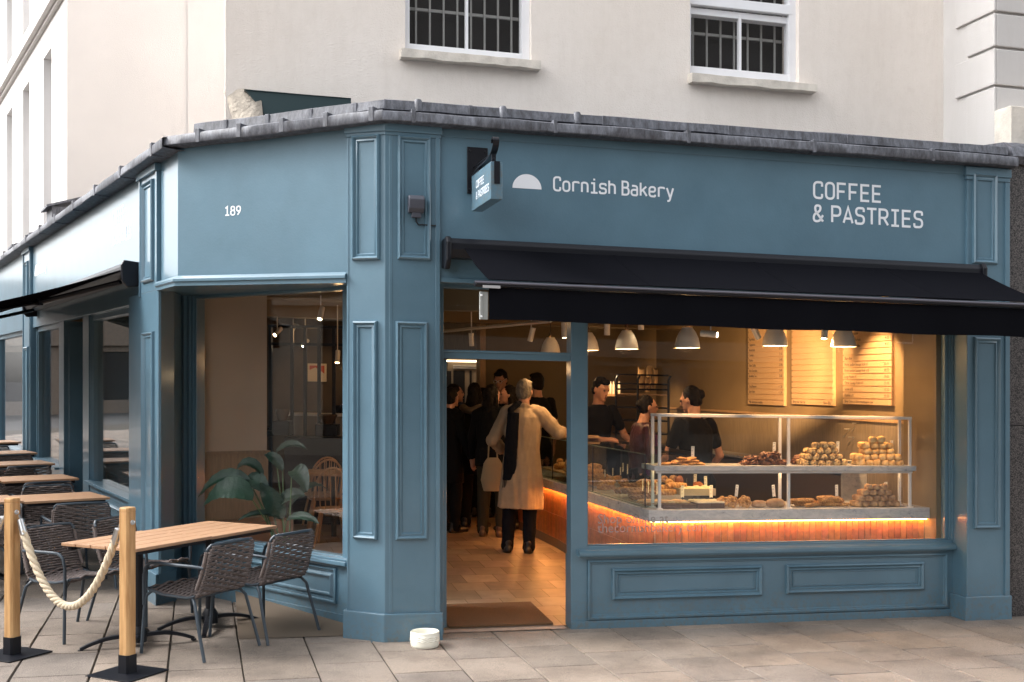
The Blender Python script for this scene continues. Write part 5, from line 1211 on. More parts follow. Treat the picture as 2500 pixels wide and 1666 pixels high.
for (u0, u1), lab, rows_ in menus:
    wA, wB = wu(u0, AW), wu(u1, AW); xa, ya = R.xy(AW, -wB); zb = zpx(u1, 992, ya)
    a0, a1 = -wA, -wB; z1 = 2.72
    E = empty('menu_board', sp(*R.xy(AW-.02, -(wA+wB)/2), zb), lab, 'menu board', 'wooden menu boards on the side wall')
    ibox('back_board', WOODL, (AW-.028, AW-.002, wB, wA, zb, z1), par=E)
    ph = .0605; n = int((z1-zb)/ph)
    for k in range(n):
        z0 = zb+k*ph; ibox('slat', SLW, (AW-.040, AW-.0285, wB-.004, wA+.004, z0+.004, z0+ph-.005), par=E, bev=.001)
        q = len(rows_)-1-k
        if 0 <= q < len(rows_):
            l, r = rows_[q]
            if l: text(l, lambda p, z0=z0: SWT.T((a0+.03+p[0]*.80, .0405+p[2], z0+.017+p[1])), .042, INK, E, 'menu_line')
            if r: text(r, lambda p, z0=z0: SWT.T((a1-.03+p[0]*1.0, .0405+p[2], z0+.017+p[1])), .042, INK, E, 'menu_price', 'RIGHT')
# window lettering on the glass
gl0 = R.a(1459, -.03)
for tx, vb, sz in (('Shop online at', 1279, .108), ('thecornishbakery.com', 1301, .108)):
    z = R.z(1459, vb, -.03); WIN = bpy.data.objects[wf.name]
    text(tx, lambda p, z=z: R.T((gl0+p[0]*.95, -.034+p[2], z+p[1])), sz, mat('etched_lettering', (.30, .27, .26), .7) if 'etched_lettering' not in bpy.data.materials else bpy.data.materials['etched_lettering'], wf, 'window_lettering')
# ------------------------------------------------------------------ lamps
LAMPG = mat('lamp_ceramic', (.74, .70, .64), .55)
def light(kind, p, col, e, r=.05, aim=None, ang=50, blend=.6, par=None):
    l = bpy.data.lights.new('lamp', kind); l.color = col; l.energy = e*.46; l.shadow_soft_size = r
    if kind == 'SPOT': l.spot_size = R_(ang); l.spot_blend = blend
    o = bpy.data.objects.new('lamp', l); C.objects.link(o); o.location = p
    if aim is not None: o.rotation_euler = (Vector(aim)-Vector(p)).to_track_quat('-Z', 'Y').to_euler()
    if par is not None: o.parent = par; o.location = Vector(p)-base_of(par)
    return o
WARM = (1, .57, .24)
def pendant(u, v, Y, d, lab, e=9):
    x, y = ixy(u, Y); z = zpx(u, v, Y); p = sp(x, y, z); r = d/2
    E = empty('pendant_lamp', p, lab, 'pendant lamp', 'white dome pendant lamps over the counter')
    mb = MB(); pr = [(r, 0), (r*.97, r*.25), (r*.86, r*.75), (r*.66, r*1.2), (r*.42, r*1.55), (r*.40, r*1.6)]
    mb.lathe(pr+[(r*.38, r*1.59), (r*.63, r*1.18), (r*.83, r*.73), (r*.94, r*.25), (r*.965, 0), (r, 0)], n=28); obj('lamp_shade', mb, LAMPG, E, world=False, smooth=50)
    mb = MB(); mb.lathe([(0, r*1.58), (r*.16, r*1.58), (r*.17, r*1.95), (r*.10, r*2.1), (0, r*2.1)], n=12); obj('cap', mb, mat('dark_wood', (.06, .035, .02), .5) if 'dark_wood' not in bpy.data.materials else bpy.data.materials['dark_wood'], E, world=False, smooth=40)
    mb = MB(); mb.tube([(0, 0, r*2.05), (0, 0, 2.97-z)], .004, 6); obj('cord', mb, BLACKM, E, world=False)
    mb = MB(); mb.ell((0, 0, r*.55), (r*.38, r*.38, r*.4), nu=12, nv=8); obj('bulb', mb, BULB2, E, world=False, smooth=60)
    light('POINT', p+Vector((0, 0, r*.1)), WARM, e, .06, par=E)
for a in ((1435, 856, 11.5, 'first pendant lamp right of the door, half behind the post'), (1530, 853, 10.9, 'second pendant lamp, at the left of the big window'), (1678, 850, 9.95, 'third pendant lamp, over the middle of the counter'), (1892, 845, 10.1, 'fourth pendant lamp, in front of the left menu board'), (2059, 847, 10.15, 'rightmost pendant lamp, in front of the right menu board'), (1344, 863, 12.9, 'pendant lamp seen through the pane over the door')):
    pendant(a[0], a[1], a[2], .222, a[3])
pendant(1229, 866, 16.5, .2, 'small faint pendant lamp far back over the door', 3)
def spot(u, v, Y, d, lab, lit=True, e=0, aim=None, hl=.12, ang=50, black=False):
    x, y = ixy(u, Y); z = zpx(u, v, Y); p = sp(x, y, z); d = Vector(d).normalized()
    E = empty('spot_lamp', p, lab, 'spotlight', 'white tube spotlights under the ceiling')
    q = d.to_track_quat('Z', 'Y').to_matrix(); r = .028
    mb = MB(); mb.lathe([(0, -hl*.7), (r, -hl*.7), (r, hl*.5), (r*.85, hl*.5), (r*.8, hl*.42), (0, hl*.42)], n=18, M=q); obj('tube', mb, LAMPG, E, world=False, smooth=40)
    mb = MB(); mb.lathe([(0, -hl*.72), (r*.8, -hl*.72), (r*.8, -hl*.70)], n=14, M=q); obj('rear_cap', mb, BLACKM, E, world=False)
    mb = MB(); mb.tube([(0, 0, 0), (0, 0, max(.05, 2.75-z))], .006, 6); obj('stem', mb, LAMPG, E, world=False)
    mb = MB(); mb.lathe([(0, hl*.43), (r*.8, hl*.43)], n=16, M=q); obj('lens', mb, BULB if lit else LAMPG, E, world=False, recalc=False)
    if e: light('SPOT', p+d*(hl*.5+.01), WARM, e, .03, aim=aim, ang=ang, par=E)
def bpt(u, z, w_=None):
    w = wu(u, AW); return sp(*R.xy(AW, -w), z)
spot(1482, 803, 10.8, (0, .1, -1), 'tube spotlight pointing down at the left of the big window', aim=sp(*ixy(1500, 12.5), 0), e=10)
spot(1565, 790, 10.8, (0, .1, -1), 'tube spotlight pointing down, half hidden by the awning', aim=sp(*ixy(1690, 11.2), .9), e=7)
spot(1735, 816, 9.7, (.8, -.45, -.1), 'tube spotlight turned towards the street, glowing white')
spot(1845, 812, 10.2, (.5, .3, -.85), 'tube spotlight tilted right above the left menu board', e=330, aim=bpt(1915, 2.1), ang=36)
spot(2013, 811, 9.9, (-.1, -.2, -1), 'tube spotlight glowing over the middle menu board', e=800, aim=bpt(1958, 2.2), ang=38)
spot(1151, 832, 12.8, (.05, .1, -1), 'tube spotlight at the left end of the ceiling track', lit=False)
spot(1297, 820, 11.8, (-.25, .1, -1), 'tube spotlight in the middle of the ceiling track', lit=False)
spot(1378, 810, 10.8, (.03, -.12, -1), 'tube spotlight lit at the right end of the ceiling track', e=22, aim=sp(*ixy(1340, 10.0), 0), ang=62)
spot(783, 768, 11.6, (-.1, -.5, -.8), 'bright spotlight high in the canted window', e=5, aim=sp(-2.3, 11.4, 0), ang=80)
spot(677, 812, 14.0, (-.4, -.7, -.6), 'small bright spotlight above the partition'); spot(716, 803, 16, (-.2, -.7, -.7), 'smallest bright spotlight above the partition')
light('SPOT', sp(*R.xy(2.75, -.75), 2.7), WARM, 150, .03, aim=bpt(2150, 1.95), ang=52)
light('SPOT', sp(*R.xy(1.6, -5.6), 2.6), WARM, 90, .03, aim=sp(*ixy(1560, 15.5), 1.6), ang=40)
light('SPOT', sp(*ixy(1712, 12.4), 2.6), WARM, 40, .03, aim=sp(*ixy(1762, 14.3), 1.2), ang=34)
for x, y, z, e in ((.9, 12.4, 2.6, 2), (-1.6, 12.5, 2.6, 1.2), (-2.6, 14.8, 2.5, 1.6), (.2, 16.8, 2.4, 1.5)): light('POINT', sp(x, y, z), WARM, e, .12)  # added ambient fill points, no fixture belongs to them
for (a_, w_), (ta, tw2), e_ in (((1.4, .9), (1.35, .30), 34), ((2.1, .95), (2.15, .32), 34), ((2.9, .95), (2.85, .32), 34), ((.4, 1.5), (1.0, 1.4), 22), ((1.2, .10), (1.25, .50), 62), ((1.95, .10), (1.95, .50), 62), ((2.75, .10), (2.7, .50), 62), ((.55, 2.9), (.62, 2.9), 34)):
    light('SPOT', sp(*R.xy(a_, -w_), 2.42), WARM, e_, .03, aim=sp(*R.xy(ta, -tw2), 1.1), ang=48)  # unseen spots added over the counter to brighten the food
TK = MB(); t0, t1 = sp(*ixy(1075, 14.5), zpx(1075, 810, 14.5)), sp(*ixy(1345, 10.6), zpx(1345, 784, 10.6))
TK.tube([tuple(t0-t0), tuple(t1-t0)], .018, 4); tag(obj('ceiling_track', TK, LAMPG, loc=t0, world=False), 'long pale lighting track crossing behind the pane over the door', 'lighting track')
# ------------------------------------------------------------------ back of the shop
BC = empty('back_counter', sp(*R.xy(3.0, -3), .15), 'back counter along the side wall with a lit marble end panel', 'counter')
wb0 = 1.35; ab = R.a(2057, -wb0); ibox('marble_end', MARBLE, (ab, AW-.02, wb0, wb0+.03, .1, 1.10), par=BC); ibox('cupboards', mat('dark_cupboard', (.10, .065, .04), .5), (ab+.02, AW-.02, wb0+.03, 6.2, .1, 1.07), par=BC); ibox('worktop', MARBLE, (ab-.01, AW-.02, wb0+.0, 6.2, 1.10, 1.13), par=BC, bev=.003)
pS = sp(*ixy(2070, 11.0), 1.135); E = empty('plate_stack', pS, 'stack of white plates between the two scone piles', 'plates')
for k in range(7):
    mb = MB(); mb.lathe([(0, k*.013), (.06, k*.013), (.095, k*.013+.010), (.095, k*.013+.013), (.055, k*.013+.004), (0, k*.013+.004)], n=28); obj('plate', mb, CERAM, E, world=False, smooth=40)
E = empty('coffee_machine', sp(*ixy(2085, 11.6), 1.13), 'chrome coffee machine taps glinting behind the right scone pile', 'machine')
for k, (u, v) in enumerate(((2068, 1048), (2088, 1034), (2078, 1068))):
    x, y = ixy(u, 11.3); z = zpx(u, v, 11.3); mb = MB(); mb.tube([(x-.03, y, z), (x+.03, y, z)], .006, 6); mb.tube([(x+.03, y, z), (x-.02, y+.05, z-.08)], .004, 6); obj('tap', mb, STEEL, E)
x, y = ixy(2085, 12.0); mb = MB(lambda p: (p[0]+x, p[1]+y, p[2])); mb.box(-.15, .25, 0, .4, 1.13, 1.5); obj('body', mb, BLACKM, E, bev=.02)
# tray rack with paper bags
RK2 = empty('tray_rack', sp(*ixy(1560, 15.0), .2), 'dark tube framed tray rack at the back wall, behind the staff', 'rack')
rx = [ixy(1504, 15.0), ixy(1557, 15.0), ixy(1632, 15.0)]; zt2 = zpx(1530, 916, 15.0)
for (x, y) in rx:
    mb = MB(); mb.tube([(x, y, .2), (x, y, zt2-.06), (x+.03, y, zt2)], .016, 8); obj('upright', mb, BLACKM, RK2, smooth=40)
for v in (916, 938, 951): mb = MB(); z = zpx(1560, v, 15.0); mb.tube([(rx[0][0], rx[0][1], z), (rx[2][0], rx[2][1], z)], .011, 8); obj('rail', mb, BLACKM, RK2, smooth=40)
for k in range(6):
    z = zpx(1560, 966, 15.0)-k*.17; mb = MB(); mb.box(rx[0][0], rx[2][0], 15.02, 15.5, z, z+.02); obj('shelf', mb, WOODL if k == 0 else BLACKM, RK2)
bagm = Item('paper_bag', [None])
def bag(u0, u1, v0, v1, Y, lab, seed):
    x0, _ = ixy(u0, Y); x1, _ = ixy(u1, Y); z0, z1 = zpx(u0, v1, Y), zpx(u0, v0, Y); cx_ = (x0+x1)/2; h = (x1-x0)/2; mb = MB(); rings = []
    for k in range(7):
        t = k/6; r = []
        for j in range(16):
            a = 2*math.pi*j/16; w = 1+.12*noise.noise(Vector((math.cos(a)*2+seed, math.sin(a)*2, t*4))); q = (abs(math.cos(a))**.5*(1 if math.cos(a) > 0 else -1), abs(math.sin(a))**.5*(1 if math.sin(a) > 0 else -1))
            r.append((cx_+q[0]*h*.9*w, Y+.08+q[1]*h*.6*(1-.5*t)*w, z0+(z1-z0)*t+(.02*math.cos(a*2+seed) if k == 6 else 0)))
        rings.append(r)
    mb.loft(rings); tag(obj('paper_bag', mb, KRAFT, loc=sp(cx_, Y, z0), smooth=50), lab, 'paper bag', 'paper bags on the tray rack')
for k, (u0, u1, v0, v1, lb) in enumerate(((1558, 1577, 899, 938, 'upper left'), (1579, 1595, 896, 938, 'upper middle'), (1597, 1609, 900, 936, 'upper right, darker'), (1557, 1575, 920, 952, 'lower left'), (1576, 1589, 922, 958, 'lower middle'), (1590, 1600, 922, 955, 'lower right'))): bag(u0, u1, v0, v1, 15.15 if v0 < 915 else 15.0, 'kraft paper bag on the tray rack, '+lb, k*3)
E = empty('lit_bottle_shelf', sp(*ixy(1492, 15.3), 1.7), 'small glowing shelf of pale bottles beside the tray rack', 'shelf')
for k in range(7):
    x, y = ixy(1470+k*7, 15.3); z = zpx(1480, 962, 15.3); mb = MB(); mb.lathe([(0, 0), (.016, 0), (.016, .12), (.008, .14), (.008, .165), (0, .165)], (x, y, z), 10); obj('bottle', mb, CERAM, E, smooth=40)
x, y = ixy(1462, 15.25); x2, _ = ixy(1524, 15.25); z = zpx(1480, 962, 15.3); mb = MB(); mb.box(x, x2, y-.05, y+.25, z-.03, z); obj('shelf', mb, WOODL, E); light('POINT', sp((x+x2)/2, y-.25, z+.25), (1, .72, .4), 2.2, .03)
# fridge and oven glimpsed down the shop at the left of the door
E = empty('oven', sp(*ixy(1130, 17.3), .2), 'tall dark oven with steel doors far down the shop', 'oven')
x0, y0 = ixy(1092, 17.3); x1, _ = ixy(1168, 17.3); mb = MB(); mb.box(x0, x1, 17.3, 18, .2, 2.3); obj('body', mb, mat('oven_steel', (.28, .24, .20), .4, metal=.4), E, bev=.01)
for k, (ua, ub, va, vb) in enumerate(((1107, 1135, 905, 1000), (1147, 1152, 905, 970), (1090, 1102, 906, 960))):
    a, _ = ixy(ua, 17.3); b, _ = ixy(ub, 17.3); mb = MB(); mb.box(a, b, 17.27, 17.3, zpx(ua, vb, 17.3), zpx(ua, va, 17.3)); obj('door', mb, BLACKM, E, bev=.004)
for k in range(2):
    a, _ = ixy(1107, 17.3); b, _ = ixy(1168, 17.3); z = zpx(1130, 894+k*5, 17.3); mb = MB(); mb.box(a, b, 17.2, 17.24, z-.008, z+.008); obj('steel_rail', mb, STEEL, E)
E = tag(ibox('light_panel', LITB, (0, 0, 0, 0, 0, 0)), 'x', 'x') if 0 else None
x0, _ = ixy(1084, 17.0); x1, _ = ixy(1170, 17.0); mb = MB(); z = zpx(1130, 884, 17.0); mb.box(x0, x1, 17.0, 17.1, z, z+.025); tag(obj('strip_light', mb, LITB, loc=sp(x0, 17, z)), 'thin strip light over the oven at the back', 'strip light')
# ------------------------------------------------------------------ seating area behind the canted window
PT_ = empty('glazed_partition', sp(*ixy(765, 14.3), .12), 'black framed glazed partition seen through the canted window', 'partition')
for u in (660, 713, 745, 779, 815, 850, 885):
    x, y = ixy(u, 14.3); mb = MB(); mb.box(x-.02, x+.02, y-.02, y+.02, .12, zpx(u, 800, 14.3)); obj('mullion', mb, BLACKM, PT_)
for v in (802, 845): x0, y = ixy(655, 14.3); x1, _ = ixy(890, 14.3); z = zpx(765, v, 14.3); mb = MB(); mb.box(x0, x1, y-.018, y+.018, z, z+.035); obj('rail', mb, BLACKM, PT_)
x0, y = ixy(704, 14.0); x1, _ = ixy(880, 14.0); z = zpx(765, 1066, 14.0); mb = MB(); mb.box(x0, x1, 13.75, 14.2, .12, z); tag(obj('black_bench', mb, BLACKM, loc=sp((x0+x1)/2, 14, .12), bev=.01), 'long black boarded bench below the glazed partition', 'bench')
x0, _ = ixy(690, 14.6); x1, _ = ixy(850, 14.6); z = zpx(765, 1010, 14.6); E = empty('side_table', sp((x0+x1)/2, 14.6, .12), 'white topped service table behind the partition', 'table'); mb = MB(); mb.box(x0, x1, 14.5, 15.0, z-.03, z); obj('tabletop', mb, WPAINT, E); mb = MB(); mb.box(x0+.1, x1-.1, 14.6, 14.9, .12, z-.03); obj('base', mb, mat('beige_panel', (.35, .30, .24), .7), E)
x0, _ = ixy(756, 17.2); x1, _ = ixy(792, 17.2); E = empty('framed_print', sp(x0, 17.2, 1.9), 'red and white framed print on the back wall beyond the partition', 'picture')
mb = MB(); mb.box(x0-.03, x1+.03, 17.2, 17.23, zpx(770, 932, 17.2), zpx(770, 888, 17.2)); obj('paper', mb, POSTERW, E)
mb = MB(); za, zb2 = zpx(770, 912, 17.2), zpx(770, 893, 17.2); mb.prism([(x0, zb2), (x1, zb2), (x1, za), ((x0*.6+x1*.4), za+.09), (x0, za+.05)], lambda p: (p[0], 17.19, p[1]), lambda p: (p[0], 17.198, p[1])); obj('red_shape', mb, RED, E)
light('SPOT', sp(-2.3, 15.8, 2.6), (1, .7, .4), 14, .03, aim=sp(-2.95, 17.2, 1.9), ang=40)
mb = MB(); mb.box(-5.5, -1.2, 17.25, 17.35, 0, 3); tag(obj('rear_wall', mb, mat('dark_plaster', (.10, .07, .045), .9, var=.15, vs_=3)), kind='structure')
def windsor():
    E = empty('windsor_chair', (0, 0, 0), 'x', 'chair', 'spindle back chairs inside the window')
    mb = MB(); rings = []
    for z, k in ((.425, .9), (.44, 1), (.455, 1), (.458, .96)): rings.append([(.215*k*math.copysign(abs(math.cos(a))**.8, math.cos(a)), .205*k*math.copysign(abs(math.sin(a))**.8, math.sin(a)), z) for a in [2*math.pi*i/24 for i in range(24)]])
    mb.loft(rings); obj('seat', mb, WOODL, E, world=False, smooth=40)
    hp = [(.20*math.cos(a), -.17-.10*math.sin(a)**.8*1 if math.sin(a) > 0 else -.17, .46+.43*max(0, math.sin(a))**.75) for a in [math.pi*i/22 for i in range(23)]]
    mb = MB(); mb.tube(hp, .011, 8); obj('back_hoop', mb, WOODL, E, world=False, smooth=40)
    for k in range(6):
        x = -.13+k*.052; t = math.acos(max(-1, min(1, x*1.15/.20))); top = (.20*math.cos(t), -.17-.10*math.sin(t)**.8, .46+.43*math.sin(t)**.75); mb = MB(); mb.tube([(x, -.17, .45), ((x+top[0])/2, (-.17+top[1])/2, (.45+top[2])/2), top], [.005, .008, .005], 6); obj('spindle', mb, WOODL, E, world=False, smooth=40)
    for sx in (-1, 1):
        for sy in (-1, 1): mb = MB(); mb.tube([(sx*.14, sy*.13, .43), (sx*.18, sy*.17, .2), (sx*.21, sy*.20, 0)], [.012, .016, .010], 8); obj('leg', mb, WOODL, E, world=False, smooth=40)
    return E
WC_ = windsor(); KIDS[WC_.name] = [o for o in C.objects if o.parent == WC_]
for ch in KIDS[WC_.name]: KIDS[ch.name] = []
for k, (u, Y, rz_, lb) in enumerate(((818, 12.0, 3.0, 'nearest pale spindle back chair behind the plant'), (797, 13.2, 3.2, 'middle spindle back chair beyond the pale table'), (788, 13.6, 3.3, 'farthest spindle back chair, only its hoop showing'))):
    o = WC_ if k == 0 else copy_tree(WC_); x, y = ixy(u, Y); o.location = sp(x, y, .12); o.rotation_euler = (0, 0, rz_+math.pi+.2); o['label'] = lb
x, y = ixy(815, 12.7); E = empty('inside_table', sp(x, y, .12), 'pale beech table between the spindle back chairs', 'table'); mb = MB(); mb.box(x-.33, x+.5, y-.3, y+.3, .87, .90); obj('tabletop', mb, WOODL, E, bev=.004); mb = MB(); mb.tube([(x, y, .13), (x, y, .87)], .03, 10); mb.lathe([(0, 0), (.22, 0), (.2, .02), (0, .03)], (x, y, .121), 20); obj('pedestal', mb, BLACKM, E)
x, y = ixy(735, 10.9); E = empty('low_bench', sp(x, y, .12), 'low wooden bench box behind the plant leaves', 'bench'); mb = MB(PF.T); mb.box(.1, .75, .05, .35, .12, .62); obj('box', mb, mat('brown_box', (.22, .13, .08), .7), E, bev=.005)
for k, (u, v0, v1, wd, lb) in enumerate(((640, 1040, 1066, .12, 'squat black coffee grinder at the left of the dark bench'), (690, 1000, 1062, .10, 'dark coffee brewer on the bench behind the plant'), (800, 1012, 1064, .13, 'black coffee machine at the right end of the bench'))):
    x, y = ixy(u, 13.9); z0, z1 = zpx(u, v1, 13.9), zpx(u, v0, 13.9); E = empty('coffee_grinder' if k == 0 else 'coffee_machine', sp(x, y, z0), lb, 'machine')
    mb = MB(); mb.box(x-wd, x+wd, y-.12, y+.12, z0, z0+(z1-z0)*.55); obj('body', mb, BLACKM, E, bev=.01)
    mb = MB(); mb.lathe([(0, 0), (wd*.5, 0), (wd*.9, (z1-z0)*.4), (wd*.85, (z1-z0)*.45), (0, (z1-z0)*.45)], (x, y, z0+(z1-z0)*.552), 16); obj('hopper', mb, mat('smoked_plastic', (.08, .05, .03), .2) if 'smoked_plastic' not in bpy.data.materials else bpy.data.materials['smoked_plastic'], E, smooth=40)
x, y = ixy(824, 13.0); light('POINT', sp(x, y, zpx(824, 900, 13.0)), WARM, 2.0, .04)
spot(824, 874, 13.0, (0, -.3, -1), 'low spotlight at the right edge of the canted window'); spot(745, 840, 15.2, (-.2, -.7, -.5), 'tiny lit spotlight between the partition bars')
# plant
PLc = Vector((*ixy(697, 9.75), .12)); PLE = empty('potted_plant', sp(*PLc), 'broad leaved green plant in a pot inside the canted window', 'plant')
mb = MB(); mb.lathe([(0, 0), (.11, 0), (.14, .24), (.145, .26), (.125, .26), (.12, .22), (0, .22)], tuple(PLc), 24); obj('pot', mb, POTM, PLE, smooth=40)
def leaf(b, tip, pk, w, Yb, Yt, fold=.25, tw=0):
    B = Vector((*ixy(b[0], Yb), zpx(b[0], b[1], Yb))); Tp = Vector((*ixy(tip[0], Yt), zpx(tip[0], tip[1], Yt))); mu, mv = (b[0]+tip[0])/2, pk; Pm = Vector((*ixy(mu, (Yb+Yt)/2), zpx(mu, mv, (Yb+Yt)/2)))
    Cq = Pm*2-(B+Tp)/2; n = 22; mb = MB(); wm = w*1.3*9.7/F
    side0 = (Tp-B).cross(Vector((0, -.75, .65))).normalized(); rows = []
    for i in range(n+1):
        t = i/n; c = B*(1-t)**2+Cq*2*t*(1-t)+Tp*t*t; d = ((Cq-B)*(1-t)+(Tp-Cq)*t).normalized(); s = side0-d*side0.dot(d); s.normalize(); nn = s.cross(d); ww = wm*(math.sin(math.pi*min(1, t**.8))**.75)*(1-.1*t)+.001
        row = []
        for j in range(-4, 5):
            q = j/4; rip = .004*math.sin(i*1.9+abs(j)*1.1)*(abs(q)); row.append(tuple(c+s*(ww*q)+nn*(fold*ww*(abs(q))**1.3+rip)))
        rows.append(row)
    mb.v = [p for r in rows for p in r]; mb.f = [[i*9+j, i*9+j+1, (i+1)*9+j+1, (i+1)*9+j] for i in range(n) for j in range(8)]; mb.m = [0]*len(mb.f)
    lf = obj('leaf', mb, LEAF, PLE, smooth=80, recalc=False)
    mb = MB(); st = PLc+Vector((rnd.uniform(-.04, .04), rnd.uniform(-.04, .04), .24)); m1 = (st+B)/2+Vector((0, 0, .05)); mb.tube([tuple(st), tuple(m1), tuple(B)], [.008, .006, .004], 7)
    obj('stalk', mb, STEM, lf, smooth=50)
for a in (((617, 1222), (497, 1236), 1192, 26, 9.7, 9.75, .1), ((612, 1182), (485, 1214), 1166, 15, 9.85, 9.9, .5), ((642, 1165), (575, 1152), 1132, 11, 9.9, 9.9, .6), ((604, 1163), (655, 1208), 1178, 19, 9.9, 9.8, .2), ((712, 1150), (750, 1202), 1158, 19, 9.8, 9.65, .3),
          ((672, 1108), (750, 1098), 1086, 9, 10.1, 10.0, .5), ((690, 1268), (636, 1178), 1222, 20, 9.8, 9.8, .2), ((699, 1272), (780, 1280), 1262, 10, 9.75, 9.6, .4), ((680, 1235), (745, 1212), 1210, 15, 9.85, 9.8, .4), ((690, 1268), (580, 1272), 1254, 7, 9.8, 9.7, .6), ((690, 1150), (645, 1112), 1118, 12, 10.0, 10.1, .3), ((705, 1240), (800, 1196), 1188, 8, 9.9, 10.1, .3)): leaf(*a)
# ------------------------------------------------------------------ people
def prim_mesh(prims):
    mb = MB()
    for p in prims:
        if p[0] == 'c':      # tapered capsule through points with radii
            pts, rs = p[1], p[2]; fl = p[3] if len(p) > 3 else 1
            mb.tube(pts, rs, 12, flat=fl)
            for q, r in zip(pts, rs): mb.ell(q, (r, r, r), nu=12, nv=8)
        elif p[0] == 'e': mb.ell(p[1], p[2], M=p[3] if len(p) > 3 else None, nu=18, nv=12)
        elif p[0] == 'l':      # rings (cx, cy, z, rx, ry[, fn])
            rings = []
            for g in p[1]:
                cx, cy_, z, rx, ry = g[:5]; fn = g[5] if len(g) > 5 else None; r = []
                for j in range(36):
                    a = 2*math.pi*j/36; k = fn(a, z) if fn else 1; r.append((cx+rx*math.cos(a)*k, cy_+ry*math.sin(a)*k, z))
                rings.append(r)
            mb.loft(rings)
    return mb
def blob(name, prims, m, par, vox=.009, it=4, fold=None):
    mb = prim_mesh(prims); me = bpy.data.meshes.new(name); me.from_pydata(mb.v, [], mb.f)
    b = bmesh.new(); b.from_mesh(me); bmesh.ops.recalc_face_normals(b, faces=b.faces); b.to_mesh(me); b.free()
    o = bpy.data.objects.new(name, me); C.objects.link(o)
    r = o.modifiers.new('r', 'REMESH'); r.mode = 'VOXEL'; r.voxel_size = vox
    s = o.modifiers.new('s', 'SMOOTH'); s.factor = .5; s.iterations = it
    dg = bpy.context.evaluated_depsgraph_get(); me2 = bpy.data.meshes.new_from_object(o.evaluated_get(dg), depsgraph=dg)
    bpy.data.objects.remove(o)
    if fold is None: fold = {'hair': (.007, 45, 30), 'coat': (.011, 13, 4.5), 'top': (.006, 16, 12), 'trousers': (.007, 15, 9), 'scarf': (.004, 50, 12)}.get(name)
    if fold:
        am, fx, fz_ = fold; nn = [v.normal.copy() for v in me2.vertices]; sd_ = len(C.objects)
        for v, q in zip(me2.vertices, nn):
            c = v.co; w = noise.noise(Vector((c.x*fx+sd_, c.y*fx, c.z*fz_+1.5*math.sin(c.x*9))))+.5*noise.noise(Vector((c.x*fx*2.3, c.y*fx*2.3+sd_, c.z*fz_*2)))
            v.co = c+q*(am*w)
    me2.polygons.foreach_set('use_smooth', [True]*len(me2.polygons)); me2.name = name
    return link(name, me2, m, par)
def hand(w, d, up, s=1, curl=.4):
    """palm with four fingers and a thumb; w wrist, d pointing direction, up = back of hand; returns prims"""
    w, d, up = Vector(w), Vector(d).normalized(), Vector(up); up = (up-d*up.dot(d)).normalized(); x = d.cross(up)*s; out = []
    out.append(('c', [tuple(w), tuple(w+d*.05), tuple(w+d*.085)], [.024, .033, .030]))
    for k, (off, ln) in enumerate(((-.027, .066), (-.009, .075), (.009, .070), (.027, .055))):
        b = w+d*.085+x*off; m1 = b+d*ln*.45-up*curl*.012; e = m1+d*ln*.5*(1-curl*.6)-up*curl*.045; out.append(('c', [tuple(b), tuple(m1), tuple(e)], [.0105, .0095, .0080]))
    t = w+d*.025-x*.03; out.append(('c', [tuple(t), tuple(t+d*.035-x*.018), tuple(t+d*.065-x*.014-up*.012)], [.014, .011, .009]))
    return out
